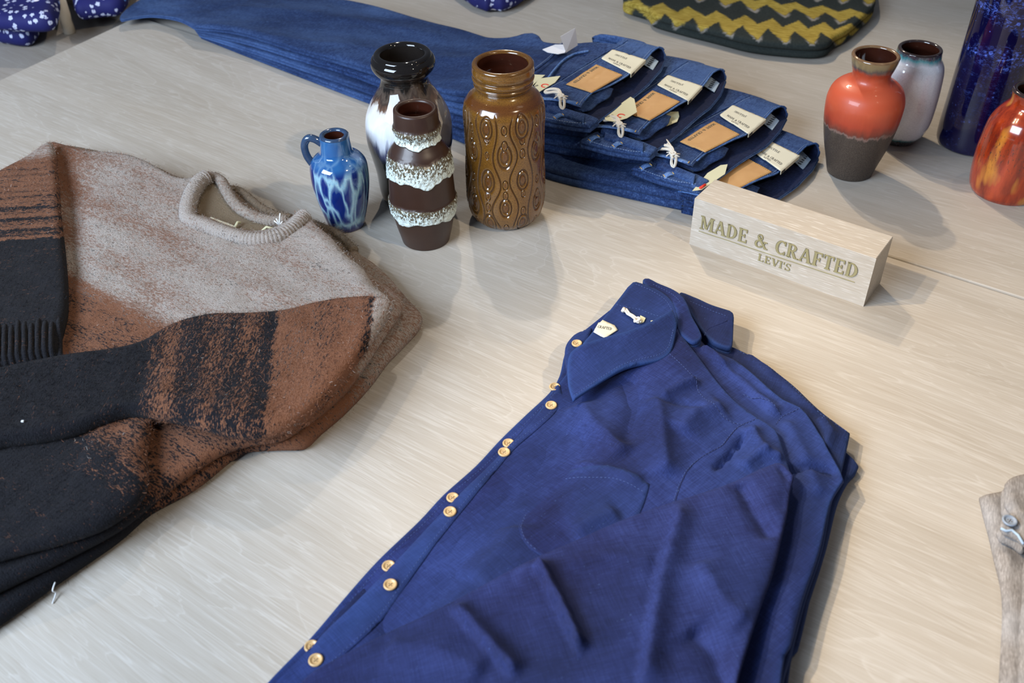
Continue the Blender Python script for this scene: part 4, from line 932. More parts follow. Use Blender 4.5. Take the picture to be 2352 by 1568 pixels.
def cr_list(k):
    Z = .030
    if k == 0: return [([(1506, 915), (1520, 1010), (1530, 1110)], .0035, .012, 'ridge'), ([(1600, 880), (1555, 900), (1510, 925)], .0030, .007, 'fold'), ([(1500, 930), (1571, 938), (1625, 950)], -.002, .004, 'ridge'),
                       ([(1340, 950), (1265, 1090), (1150, 1180), (1040, 1270), (950, 1370), (840, 1480)], -.0035, .018, 'ridge'), ([(1330, 900), (1360, 970), (1440, 1060)], .0028, .014, 'ridge'),
                       ([(1440, 850), (1460, 940), (1430, 1040)], -.0025, .010, 'ridge'), ([(1560, 1010), (1600, 960), (1665, 940)], .0030, .012, 'ridge'), ([(1640, 1090), (1680, 1050), (1720, 1000)], -.003, .004, 'fold'), ([(1760, 1060), (1730, 1010), (1725, 985)], .003, .006, 'ridge'), ([(1310, 1060), (1400, 1090), (1480, 1120)], .0015, .006, 'ridge'), ([(1700, 1085), (1740, 1055), (1800, 1060)], .003, .006, 'ridge'), ([(1420, 1190), (1370, 1210), (1310, 1240)], .0025, .01, 'ridge'), ([(1180, 1200), (1160, 1260), (1080, 1340)], .002, .02, 'ridge')]
    if k == 1: return [([(1600, 800), (1700, 880), (1790, 960)], .003, .007, 'fold'), ([(1660, 840), (1740, 905), (1800, 930)], -.002, .005, 'ridge'), ([(1800, 960), (1850, 1060), (1880, 1150)], .002, .01, 'ridge'), ([(1780, 1090), (1860, 1075), (1930, 1085)], -.0035, .004, 'ridge')]
    if k == 2: return [([(1700, 815), (1790, 880), (1880, 960)], .002, .005, 'fold'), ([(1880, 960), (1905, 1000), (1890, 1040)], .003, .006, 'ridge')]
    return []
for k in (3, 2, 1, 0):
    hi, lo = SF[k]; o = thing('shirt', SLAB[k], 'shirt', (*at(1350, 1200), 0), 'folded navy shirts in the pile'); SO[k] = o
    out = smooth([at(x, y, zs_px(x, y)*hi) for x, y in SH[k]['out']], True, .008, sharp=SH[k]['sharp'])
    cl_ = [(ats(p, .030*hi), a_, w_, kd) for p, a_, w_, kd in cr_list(k)]
    def dsp(X, Y, cl_=cl_, k=k):
        z = .0018*nz(X, Y, 26, 100+k, 3)+.0046*(.5-np.abs(nz(X, Y, 15, 120+k, 2)))+.0004*nz(X, Y, 140, 110+k, 3)
        for p, a_, w_, kd in cl_: z = z+crease(X, Y, p, a_*3.1, w_, kd)
        return z
    def att(px, py, X, Y): return np.stack([np.clip(.15+.25*nz(X, Y, 16, 5, 3), 0, 1), 0*px, 0*px], -1)
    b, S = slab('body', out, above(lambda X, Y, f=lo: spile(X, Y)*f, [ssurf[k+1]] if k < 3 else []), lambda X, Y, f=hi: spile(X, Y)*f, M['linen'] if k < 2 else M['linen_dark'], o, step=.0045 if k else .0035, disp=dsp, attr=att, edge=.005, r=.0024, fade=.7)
    ssurf[k] = S
S1 = ssurf[0]; shirt = SO[0]; ZD = .03
def pxl(pts, z=ZD): return ats(pts, z)
zsp = lambda x, y: zs_px(x, y)
# placket strip of the top shirt
pl_l = [(1284, 880), (1258, 925), (1182, 1010), (1055, 1136), (909, 1290), (724, 1477), (600, 1605)]; pl_r = [(690, 1600), (770, 1518), (852, 1443), (931, 1340), (994, 1257), (1065, 1171), (1140, 1080), (1191, 1022), (1245, 975), (1272, 950), (1296, 915)]
def over(S, off, dflt): return lambda X, Y: S.Z(X, Y, dflt)+off
plo, PSf = slab('placket', smooth([at(x, y, zsp(x, y)) for x, y in pl_l+pl_r], True, .006, sharp=(0, 6, 7, 17)), over(S1, -.0005, .012), over(S1, .0010, .012), M['linen'], shirt, step=.004, edge=.004, attr=lambda px, py, X, Y: np.stack([.45+.3*nz(X, Y, 50, 8, 2), 0*px, 0*px], -1), r=.0006)
stitches('placket_stitching', smooth([at(x-9, y-5, zsp(x, y)) for x, y in pl_r[1:][::-1]], False, .003)[::1], PSf, M['stitch_navy'], shirt, .00022, .0020, .0016, .0001, .015)
# under strip of the second shirt gets its own stitching
stitches('placket_stitching', smooth([at(x+14, y+6, .009) for x, y in LEFT_OUT[1:12]], False, .003), ssurf[1], M['stitch_navy'], SO[1], .00022, .0020, .0016, .0001, .01)
# button prototype
def button(parent, px, py, S, tilt=0.0, r=.0058, lift=.0006, z0=None):
    z = S.z(*at(px, py, zsp(px, py)), zsp(px, py)) if z0 is None else z0; p = at(px, py, z); z = S.z(*p, z) if z0 is None else z0; A = np.linspace(0, 2*math.pi, 28, endpoint=False)
    prof = [(0, .0009), (.45, .0009), (.60, .0010), (.70, .0018), (.84, .0022), (.95, .0018), (1.0, .0010), (.93, 0), (0, 0)]; V = []; F = []; n = len(A)
    ax = np.array([math.cos(tilt), math.sin(tilt)])
    for q, h in prof:
        for a in A:
            x_ = r*q*math.cos(a); y_ = r*q*math.sin(a); V.append((p[0]+x_, p[1]+y_, z+lift+h+y_*.0+x_*tilt))
    for i in range(len(prof)-1): F += [(i*n+j, i*n+(j+1) % n, (i+1)*n+(j+1) % n, (i+1)*n+j)[::-1] for j in range(n)]
    bo = mesh_obj('button', V, F, M['button'], parent); sub(bo, parent)
    mb = MB()
    for dx in (-1, 1):
        for dy in (-1, 1):
            cx_, cy_ = p[0]+dx*.0011, p[1]+dy*.0011; mb.box((cx_, cy_, z+lift+.0010+tilt*dx*.0011), .0004, .0004, .0001, .78)
    mb.add(*tube([(p[0]-.0011, p[1]-.0011, z+lift+.0012), (p[0]+.0011, p[1]+.0011, z+lift+.0012)], .0002, 4)).obj('button_holes', M['button_holes'], bo)
    return bo
for px, py in ((1266, 933), (1158, 1041), (1034, 1178), (897, 1345), (726, 1518)): button(shirt, px, py, PSf)
for px, py in ((1274, 890), (1168, 1020), (1040, 1145), (893, 1302), (716, 1486)): button(SO[1], px, py, ssurf[1])
# pocket
pk_pts = [(1290, 1068), (1352, 1080), (1420, 1092), (1491, 1123), (1473, 1180), (1430, 1250), (1300, 1310), (1231, 1281), (1203, 1257), (1191, 1218), (1198, 1186), (1215, 1159), (1243, 1126)]
po, PK = slab('chest_pocket', smooth([at(x, y, ZD) for x, y in pk_pts], True, .006, sharp=(0, 3)), over(S1, -.0003, .03), over(S1, .0010, .03), M['linen'], shirt, step=.004, edge=.004, r=.0006, fade=.35, attr=lambda px, py, X, Y: np.stack([.1+.3*nz(X, Y, 30, 9, 2), 0*px, 0*px], -1)); sub(po, shirt)
stitches('pocket_stitching', smooth(pxl([(1281, 1088), (1350, 1103), (1412, 1113), (1480, 1143)]), False, .003), PK, M['stitch_navy'], po, .00022, .002, .0015, .0001, .03)
stitches('pocket_stitching', smooth(pxl([(1286, 1082), (1240, 1130), (1212, 1166), (1197, 1216), (1208, 1254), (1234, 1276)]), False, .003), PK, M['stitch_navy'], po, .0002, .002, .002, .0001, .03)
# seams
def seam(nm, pts, z, S, par, rad=.0012, stitch_off=0, mat='linen_dark'):
    ln = smooth(ats(pts, z), False, .003); MB().add(*tube([(p[0], p[1], S.z(*p, z)-.0002) for p in ln], rad, 6)).obj(nm, M[mat], par, True)
    stitches(nm+'_stitching', ln+np.array([.002, .0015])*stitch_off, S, M['stitch_navy'], par, .00022, .0020, .0016, .0002, z)
seam('armhole_seam', [(1743, 958), (1701, 976), (1678, 999), (1659, 1022), (1609, 1052), (1582, 1079), (1563, 1114), (1550, 1155)], .034, S1, shirt, .0006, -1)
seam('shoulder_seam', [(1533, 811), (1590, 865), (1605, 903), (1640, 945), (1674, 968), (1709, 974)], .034, S1, shirt, .0005, 0)
seam('shoulder_seam', [(1708, 903), (1760, 925), (1795, 948)], .026, ssurf[1], SO[1], .0005, 0)
seam('armhole_seam', [(1839, 935), (1800, 950), (1783, 972)], .026, ssurf[1], SO[1], .0005, 0)
seam('shoulder_seam', [(1700, 808), (1790, 868), (1870, 940), (1945, 992)], .017, ssurf[2], SO[2], .0005, 0)
# sleeve folded across the body
sv = [(1823, 1100), (1806, 1078), (1787, 1066), (1740, 1084), (1685, 1111), (1620, 1134), (1550, 1156), (1470, 1183), (1390, 1215), (1313, 1250), (1231, 1285), (1160, 1320), (1093, 1356), (994, 1403), (876, 1458), (770, 1514), (700, 1560), (640, 1650), (1675, 1660), (1694, 1568), (1720, 1480), (1747, 1397), (1775, 1320), (1797, 1230), (1808, 1180), (1813, 1140)]
scr = [([(1564, 1158), (1510, 1352), (1470, 1600)], .0030, .012, 'fold'), ([(1223, 1300), (1280, 1400), (1333, 1520)], .0045, .007, 'fold'), ([(1034, 1395), (1100, 1470), (1190, 1570)], .0030, .010, 'fold'), ([(1694, 1115), (1730, 1180), (1774, 1250)], -.0025, .008, 'ridge'), ([(1600, 1300), (1660, 1400), (1720, 1440)], .002, .012, 'ridge'), ([(880, 1480), (1000, 1500), (1120, 1560)], .002, .014, 'ridge'), ([(1580, 1450), (1640, 1500), (1670, 1600)], -.0025, .012, 'ridge'), ([(1170, 1330), (1400, 1290), (1520, 1310)], .0015, .012, 'ridge'), ([(1790, 1075), (1815, 1120), (1800, 1190)], -.002, .005, 'ridge')]
scw = [(ats(p, .038), a_, w_, kd) for p, a_, w_, kd in scr]
def sdsp(X, Y):
    z = .0017*nz(X, Y, 22, 130, 3)+.0032*(.5-np.abs(nz(X, Y, 13, 135, 2)))+.0005*nz(X, Y, 120, 131, 3)
    for p, a_, w_, kd in scw: z = z+crease(X, Y, p, a_*3.1, w_, kd)
    return z
def szp(x, y): return zs_px(x, y)+.004
svo, SV = slab('sleeve', smooth([at(x, y, szp(x, y)) for x, y in sv], True, .008, sharp=(0, 2, 17, 18)), lambda X, Y: spile(X, Y)+.0012, lambda X, Y: spile(X, Y)+.0095, M['linen_sleeve'], shirt, step=.0035, edge=.005, disp=sdsp, r=.0036, attr=lambda px, py, X, Y: np.stack([np.clip(.05+.2*nz(X, Y, 14, 15, 3), 0, 1), 0*px, 0*px], -1))
# collar of the top shirt: inner back part, button stand, folded leaf
ci = [(1456, 647), (1494, 660), (1533, 683), (1556, 716), (1550, 760), (1500, 790), (1420, 800), (1341, 796), (1353, 773), (1380, 739), (1414, 697), (1440, 662)]
rl = ats([(1340, 792), (1440, 762), (1500, 737), (1548, 712)], .046)
cib, CI = slab('collar_back', smooth([at(x, y, .036) for x, y in ci], True, .005, sharp=(0, 11)), .030, lambda X, Y: 0*X+.0385+.0008*nz(X, Y, 60, 61, 2), M['linen'], shirt, step=.0035, edge=.004, r=.0015, fade=.8, attr=lambda px, py, X, Y: np.stack([.4+.2*nz(X, Y, 40, 62, 2), 0*px, 0*px], -1)); sub(cib, shirt)
stitches('collar_stitching', smooth(pxl([(1416, 700), (1440, 706), (1470, 711), (1500, 722), (1530, 730)], .0385), False, .002), CI, M['stitch_navy'], cib, .00022, .002, .0015, .0001, .038)
stitches('collar_stitching', smooth(pxl([(1460, 652), (1494, 667), (1528, 689), (1546, 716)], .0385), False, .002), CI, M['stitch_navy'], cib, .00022, .002, .0015, .0001, .038)
bsd, BS = slab('button_stand', smooth([at(x, y, .024) for x, y in [(1297, 812), (1300, 795), (1318, 773), (1340, 762), (1362, 756), (1350, 790), (1330, 830), (1305, 850)]], True, .004, sharp=(4,)), .015, .0275, M['linen'], shirt, step=.003, edge=.003, r=.001, attr=lambda px, py, X, Y: np.stack([.5+0*px, 0*px, 0*px], -1))
button(shirt, 1325, 791, BS, z0=.0275, r=.0056)
cl2 = [(1343, 790), (1390, 776), (1440, 762), (1500, 737), (1545, 712), (1556, 735), (1553, 765), (1541, 805), (1513, 823), (1437, 846), (1364, 884), (1316, 914), (1306, 885), (1303, 848), (1310, 818)]
def czt(X, Y): d, _, _ = seg_dist(X, Y, rl); return .033+.0175*np.exp(-(d/.030)**1.3)
lfo, LF = slab('collar_leaf', smooth([at(x, y, .048 if i < 6 else (.038 if 6 <= i < 9 or i > 13 else .036)) for i, (x, y) in enumerate(cl2)], True, .005, sharp=(0, 4, 11)), lambda X, Y: czt(X, Y)-.0045, lambda X, Y: czt(X, Y)+.0010*nz(X, Y, 45, 66, 2), M['linen'], shirt, step=.0035, edge=.004, r=.0014, fade=.8, attr=lambda px, py, X, Y: np.stack([.35+.3*nz(X, Y, 30, 67, 2), 0*px, 0*px], -1)); sub(lfo, shirt)
stitches('collar_stitching', smooth(ats([(1319, 902), (1364, 873), (1436, 836), (1512, 813), (1535, 797), (1546, 762)], .038), False, .002), LF, M['stitch_navy'], lfo, .00025, .002, .0013, .0001, .036)
# label card and cord in the neck
cp = [(1363, 760), (1374, 738), (1384, 733), (1412, 744), (1419, 754), (1390, 773), (1380, 769)]
lab, LS = slab('card_label', ats(cp, .041), over(CI, .0008, .038), over(CI, .0018, .038), M['card'], shirt, step=.003, edge=.003, r=.0004, bottom=True); sub(lab, shirt)
q0 = at(1372, 752, .0405); d_ = at(1410, 758, .0405)-q0; wd_ = np.linalg.norm(d_); d_ /= wd_; s2_ = np.array([-d_[1], d_[0]])
lettering('card_lettering', "CRAFTED", .0042, lambda u, v: (*(q0+d_*u+s2_*v), LS.z(*(q0+d_*u+s2_*v), .0405)+.0001), (0, 0, 1), .0001, M['ink'], lab, width=wd_*.85)
cpt = [at(x, y, .043) for x, y in ((1434, 708), (1441, 718), (1450, 723), (1460, 731), (1468, 738))]
mb = MB(); mb.add(*tube([(p[0], p[1], .0415) for p in cpt], .0012, 7)); mb.add(*tube([(p[0]+.0022, p[1]+.0008, .0415) for p in cpt], .0012, 7))
th3 = np.linspace(0, 4*math.pi, 40); c_ = at(1464, 733, .043); mb.add(*tube([(c_[0]+.0030*math.cos(a), c_[1]+.0026*math.sin(a), .042+.0016*math.sin(1.5*a)) for a in th3], .0011, 6)); mb.add(*tube([(*at(1434, 706, .043), .0415), (*at(1431, 712, .043), .0415)], .0022, 7)); mb.obj('cord', M['cord'], shirt, True)
mb = MB(); 
for q in ([(1471, 722), (1483, 728), (1479, 737), (1467, 741)], [(1495, 734), (1505, 734), (1502, 739), (1494, 740)]):
    P_ = [at(x, y, .041) for x, y in q]; P_ = P_[::-1]; mb.add([(p[0], p[1], .0392) for p in P_]+[(p[0], p[1], .0400) for p in P_], [(3, 2, 1, 0), (4, 5, 6, 7), (0, 1, 5, 4), (1, 2, 6, 5), (2, 3, 7, 6), (3, 0, 4, 7)])
mb.obj('hang_tag', M['sizelabel'] if False else M['paper'], shirt)
# collars of the second and third shirts
def collar(k, pts, zb, zt_, seed):
    b, S = slab('collar', smooth([at(x, y, zt_-.002) for x, y in pts], True, .004), zb, lambda X, Y: 0*X+zt_+.0025*nz(X, Y, 70, seed, 2), M['linen_dark'] if k > 1 else M['linen'], SO[k], step=.003, edge=.003, r=.0015, lobes=2, fade=.7, attr=lambda px, py, X, Y: np.stack([.1+0*px, 0*px, 0*px], -1)); sub(b, SO[k]); return b, S
b, S = collar(1, [(1483, 639), (1510, 650), (1548, 666), (1572, 690), (1590, 730), (1612, 775), (1592, 788), (1560, 765), (1545, 710), (1500, 672), (1476, 650)], .024, .036, 71)
stitches('collar_stitching', smooth(pxl([(1500, 652), (1540, 672), (1563, 698)], .036), False, .002), S, M['stitch_navy'], b, .0002, .002, .0015, .0001, .036)
b, S = collar(2, [(1560, 676), (1595, 686), (1628, 700), (1660, 711), (1683, 723), (1685, 750), (1683, 788), (1676, 799), (1640, 788), (1612, 762), (1586, 720)], .012, .027, 72)
stitches('collar_stitching', smooth(pxl([(1585, 692), (1628, 710), (1668, 728)], .027), False, .002), S, M['stitch_navy'], b, .0002, .002, .0015, .0001, .027)
seam('collar_edge', [(1618, 770), (1626, 755), (1650, 745), (1670, 738)], .027, S, b, .0007, 0)

# ---------------------------------------------------------------- mohair sweaters
def body_mask(px, py, X, Y):
    q = py-(640+.55*(px-160)); a0 = .40+.10*np.sin(q/19.)+.22*nz(X, Y, 19, 401, 3)+.06*np.sin(q/41.+1); a0 = a0+.45*ss(250, 140, px)*ss(620, 500, py); a0 = np.where(px > 400, a0-.04, a0)  # extra rust beside the left sleeve paints the brown shadow there
    a0 = a0+(.97-a0)*ss(-40, 15, q)*(px < 520); a0 = np.where(py > 905, .93, a0)
    q2 = px-1.0*(py-1000); a1 = np.where(py > 850, .33+.67*ss(330, 60, q2), .05); a1 = np.where((q > 20) & (py < 850) & (px < 520), .25, a1)
    return np.stack([np.clip(a0, 0, 1), np.clip(a1, 0, 1), 0*px], -1)
def left_mask(px, py, X, Y):
    yy = py+.06*px; a0 = .45+.5*ss(352, 378, yy); a1 = ss(366, 380, yy)*(.22+.20*np.sin(yy/2.0))+ss(430, 480, yy)*(.20+.26*np.sin(yy/4.2))+.10*ss(500, 545, yy); a1 = np.where(yy > 553, 1.0, a1); return np.stack([a0, np.clip(a1, 0, 1), 0*px], -1)
def right_mask(px, py, X, Y):
    x = px-.10*(py-800)*0+.12*(py-850); a0 = np.where(x > 838, .42, .97); a1 = np.where(x > 838, .02, np.where(x > 622, .17+.14*nz(x/40., py/400., 1.7, 5, 3)+.45*ss(812, 835, x), .60+.20*nz(x/26., py/500., 1.6, 6, 3)+.2*ss(596, 620, x))); a1 = np.maximum(a1, ss(400, 310, x)); return np.stack([a0, np.clip(a1, 0, 1), 0*px], -1)
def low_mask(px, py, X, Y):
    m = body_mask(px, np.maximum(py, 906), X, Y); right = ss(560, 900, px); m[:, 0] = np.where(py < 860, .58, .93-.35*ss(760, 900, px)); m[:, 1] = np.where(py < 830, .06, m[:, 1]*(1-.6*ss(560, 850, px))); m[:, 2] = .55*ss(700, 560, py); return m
def knit_fuzz(parent, o, n, seed, ln=.0050, wdt=.00014):
    me = o.data; r = np.random.default_rng(seed); nv = len(me.vertices); co = np.empty(nv*3); me.vertices.foreach_get('co', co); co = co.reshape(-1, 3); no = np.empty(nv*3); me.vertices.foreach_get('normal', no); no = no.reshape(-1, 3)
    ca = np.empty(nv*4); me.attributes['mask'].data.foreach_get('color', ca); ca = ca.reshape(-1, 4)
    idx = r.integers(0, nv, n); P = co[idx]+r.normal(0, .0018, (n, 3))*np.array([1, 1, 0]); D = no[idx]*r.uniform(.15, 1.0, (n, 1))+r.normal(0, .8, (n, 3))*np.array([1, 1, .3]); D /= np.linalg.norm(D, axis=1)[:, None]
    L = ln*r.uniform(.3, 1.0, (n, 1)); sd = np.cross(D, r.normal(0, 1, (n, 3))); sd /= np.linalg.norm(sd, axis=1)[:, None]+1e-9
    bend = r.normal(0, .0010, (n, 3)); P1 = P+D*L*.5+bend; P2 = P+D*L; fl_z = .0008-parent['_o'][2]; P[:, 2] = np.maximum(P[:, 2], fl_z); P1[:, 2] = np.maximum(P1[:, 2], fl_z); P2[:, 2] = np.maximum(P2[:, 2], fl_z); V = np.stack([P-sd*wdt, P+sd*wdt, P1+sd*wdt*.8, P1-sd*wdt*.8, P2], 1).reshape(-1, 3); F = []
    for i in range(n): b = i*5; F += [(b, b+1, b+2, b+3), (b+3, b+2, b+4)]
    cc_ = np.repeat(ca[idx, :3], 5, 0); cc_[:, 0] = np.where(np.repeat(r.random(n), 5) < cc_[:, 0], 1, 0); cc_[:, 1] = np.where(np.repeat(r.random(n), 5) < cc_[:, 1], 1, 0)
    f = mesh_obj('fuzz', V+np.array(parent['_o']), F, M['fuzz'], parent, True, attrs={'mask': cc_}); f['kind'] = 'stuff'; return f
def kd(seed, a=.0016, b=.0009):
    return lambda X, Y: a*nz(X, Y, 28, seed, 3)+b*nz(X, Y, 150, seed+1, 3)
SW = [thing('sweater', 'topmost mohair sweater fading from beige to rust to black, its sleeves folded over the front', 'sweater', (*at(400, 800), 0), 'folded mohair sweaters in the pile'),
      thing('sweater', 'middle mohair sweater of the pile, only its edges and back neck rib showing', 'sweater', (*at(420, 820), 0), 'folded mohair sweaters in the pile'),
      thing('sweater', 'bottom mohair sweater lying on the table, brown rim showing at the right', 'sweater', (*at(440, 840), 0), 'folded mohair sweaters in the pile')]
def hz(x, y): return 1.0
out3 = [(-80, 470), (60, 385), (140, 350), (330, 385), (440, 425), (560, 455), (640, 500), (700, 515), (740, 522), (765, 530), (791, 549), (829, 589), (862, 612), (893, 640), (940, 695), (969, 727), (966, 751), (935, 787), (893, 830), (850, 887), (790, 950), (740, 992), (700, 1027), (640, 1030), (560, 1036), (530, 1056), (450, 1120), (350, 1175), (274, 1240), (132, 1338), (0, 1432), (-80, 1480)]
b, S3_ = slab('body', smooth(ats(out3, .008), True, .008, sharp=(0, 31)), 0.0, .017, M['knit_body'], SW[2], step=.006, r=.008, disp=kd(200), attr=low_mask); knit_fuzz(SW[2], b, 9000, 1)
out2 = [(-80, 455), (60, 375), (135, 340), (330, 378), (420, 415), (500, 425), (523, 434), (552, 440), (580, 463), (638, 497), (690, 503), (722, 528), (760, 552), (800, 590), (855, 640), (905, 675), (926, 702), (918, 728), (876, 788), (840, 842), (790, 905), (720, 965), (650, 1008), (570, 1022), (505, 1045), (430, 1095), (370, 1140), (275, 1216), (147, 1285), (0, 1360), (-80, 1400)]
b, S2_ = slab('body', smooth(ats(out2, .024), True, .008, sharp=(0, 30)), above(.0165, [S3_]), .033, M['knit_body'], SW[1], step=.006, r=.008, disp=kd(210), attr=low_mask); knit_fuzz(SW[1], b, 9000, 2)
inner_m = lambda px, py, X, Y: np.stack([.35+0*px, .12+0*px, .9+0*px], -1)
# back panel of the top sweater, visible through the neck
bp = [(400, 430), (440, 412), (478, 403), (512, 418), (522, 442), (556, 480), (600, 498), (640, 506), (690, 500), (700, 560), (560, 600), (420, 540)]
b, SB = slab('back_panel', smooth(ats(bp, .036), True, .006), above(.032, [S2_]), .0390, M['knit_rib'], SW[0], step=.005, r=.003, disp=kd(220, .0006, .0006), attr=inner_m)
nb = [(-80, 440), (0, 400), (60, 370), (104, 335), (126, 330), (200, 349), (280, 356), (335, 372), (400, 408), (430, 414), (470, 404), (452, 440), (445, 490), (480, 502), (530, 522), (580, 534), (625, 528), (660, 508), (692, 488), (715, 502), (728, 520), (760, 546), (800, 592), (833, 617), (863, 661), (893, 685), (898, 700), (884, 734), (830, 815), (760, 880), (680, 930), (560, 960), (450, 965), (352, 968), (346, 1000), (338, 1045), (342, 1100), (320, 1150), (245, 1206), (160, 1238), (0, 1285), (-80, 1310)]
topz = lambda X, Y: 0*X+.0485
b, SA = slab('front_panel', smooth(ats(nb, .042), True, .007, sharp=(0, 10, 41)), above(.0325, [S2_]), topz, M['knit_body'], SW[0], step=.005, r=.0085, disp=lambda X, Y: kd(230, .002, .001)(X, Y)+crease(X, Y, ats([(700, 690), (560, 660), (480, 740), (420, 760)], .048), .003, .012, 'ridge')+crease(X, Y, ats([(140, 340), (165, 500), (160, 680)], .048), -.006, .016, 'ridge')+crease(X, Y, ats([(400, 1010), (300, 1060), (180, 1060)], .045), .005, .03, 'ridge')+crease(X, Y, ats([(690, 520), (780, 590), (860, 680)], .045), .003, .012, 'ridge'), attr=body_mask); knit_fuzz(SW[0], b, 36000, 3)
# sleeves
ls = [(-80, 395), (-20, 412), (0, 400), (60, 368), (100, 340), (122, 331), (128, 350), (136, 420), (142, 500), (152, 590), (157, 660), (156, 715), (146, 760), (138, 790), (137, 818), (60, 836), (-10, 852), (-80, 868)]
ls[0] = (-80, 440); ls[1] = (-30, 418)
b, SL = slab('left_sleeve', smooth(ats(ls, .054), True, .007, sharp=(0, 5, 14, 17)), .044, lambda X, Y: 0*X+.0625, M['knit_left'], SW[0], step=.005, r=.008, disp=kd(240, .0018, .001), attr=left_mask); knit_fuzz(SW[0], b, 7000, 4)
# ribs of the left cuff
mb = MB()
for i in range(12):
    t2 = i/11; x0_ = -40+t2*168; top_ = (x0_+6, 742-.10*(x0_)+6*math.sin(i*2.1)); bot_ = (x0_+4, 846-.22*(x0_+10))
    pts = [at(top_[0]*(1-q)+bot_[0]*q, top_[1]*(1-q)+bot_[1]*q, .062) for q in np.linspace(0, 1, 12)]
    mb.add(*tube([(p[0], p[1], min(SL.z(*p, .055), .064)+.0002-.0035*(abs(j-5.5)/5.5)**4) for j, p in enumerate(pts)], .0026, 8))
rb = mb.obj('cuff_rib', M['knit_left'], SW[0], True); a_ = rb.data.attributes.new('mask', 'FLOAT_COLOR', 'POINT'); a_.data.foreach_set('color', [1, 1, 0, 1]*len(rb.data.vertices))
rs = [(905, 700), (878, 688), (850, 687), (780, 692), (720, 703), (650, 720), (560, 726), (480, 729), (400, 750), (330, 790), (270, 806), (150, 822), (0, 852), (-80, 870), (-80, 1046), (0, 1022), (100, 1008), (180, 990), (240, 966), (290, 950), (330, 952), (400, 965), (480, 987), (560, 1003), (640, 993), (700, 960), (760, 905), (805, 850), (850, 785), (885, 735)]
b, SR = slab('right_sleeve', smooth(ats(rs, .056), True, .007, sharp=(0, 13, 14)), .045, lambda X, Y: 0*X+.0655, M['knit_right'], SW[0], step=.005, r=.0095, disp=lambda X, Y: kd(250, .0022, .001)(X, Y)+crease(X, Y, ats([(330, 900), (480, 940), (640, 950)], .06), .004, .02, 'ridge')+crease(X, Y, ats([(420, 800), (560, 770), (720, 740)], .06), .002, .02, 'ridge'), attr=right_mask); knit_fuzz(SW[0], b, 24000, 5)
# neck ribs
def rib(name, pts, zf, rad, par, seed, mask3, mat='knit_rib'):
    ln = smooth(ats(pts, zf), False, .0012); n_ = len(ln); rr_ = np.array([rad*(1+.10*math.sin(i*1.9)) for i in range(n_)]); rr_[0] *= .5; rr_[-1] *= .5
    V, F = tube([(p[0], p[1], zf-rad*.35) for p in ln], rr_, 12); V = np.array(V)
    o = mesh_obj(name, V, F, M[mat], par, attrs={'mask': np.tile(mask3, (len(V), 1))}); knit_fuzz(par, o, 2600, seed, .004); return o
rib('neck_rib', [(474, 402), (458, 412), (440, 440), (430, 475), (434, 500), (470, 514), (520, 533), (575, 546), (630, 541), (668, 522), (695, 496), (702, 490)], .0505, .0098, SW[0], 11, [.16, .02, 0])
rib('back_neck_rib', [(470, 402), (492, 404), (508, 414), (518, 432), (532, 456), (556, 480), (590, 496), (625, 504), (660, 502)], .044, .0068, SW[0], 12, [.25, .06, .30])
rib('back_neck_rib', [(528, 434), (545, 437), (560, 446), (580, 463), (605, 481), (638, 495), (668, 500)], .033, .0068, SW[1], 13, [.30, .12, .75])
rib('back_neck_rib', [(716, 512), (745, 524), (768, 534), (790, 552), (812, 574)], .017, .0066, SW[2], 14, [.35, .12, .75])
# woven label and cords inside the neck
P_ = ats([(484, 497), (538, 517), (535, 528), (478, 508)], .042)[::-1]
V_ = [(p[0], p[1], .0405) for p in P_]+[(p[0], p[1], .0415) for p in P_]; mesh_obj('neck_label', V_, [(3, 2, 1, 0), (4, 5, 6, 7), (0, 1, 5, 4), (1, 2, 6, 5), (2, 3, 7, 6), (3, 0, 4, 7)], M['card'], SW[0], False)
MB().add(*tube([(*at(538, 522, .043), .042), (*at(546, 512, .043), .044), (*at(552, 509, .043), .042)], .0016, 7)).add(*tube([(*at(600, 528, .043), .041), (*at(612, 522, .043), .0435), (*at(626, 523, .043), .042)], .0016, 7)).obj('cord', M['paper'], SW[0], True)
mb = MB(); c0 = at(642, 514, .047)
for dx, dz in ((-.006, .006), (-.003, .009), (.001, .008), (.003, .016), (.004, .005)): mb.add(*tube([(c0[0], c0[1], .045), (c0[0]+dx*.6, c0[1], .045+dz*.7), (c0[0]+dx, c0[1]+.001, .045+dz)], .0009, 5))
mb.obj('thread_end', M['thread_white'], SW[0], True)
th_ = at(131, 1345, .01); tt = at(121, 1387, .0); tag(mesh_obj('thread', *tube(spline3([(th_[0], th_[1], .0150), (th_[0]-.001, th_[1]-.006, .012), (tt[0]+.001, tt[1]+.008, .004), (tt[0], tt[1], .0008)], 16), .0006, 5), M['thread_white']), 'short loose white thread hanging off the sweater pile onto the table', 'thread')
mb = MB(); p = at(52, 968, .066); mb.box((p[0], p[1], .0665), .0011, .0009, .0006); tag(mb.obj('lint_speck', M['thread_white']), 'tiny white speck of lint on the black sleeve', 'lint')

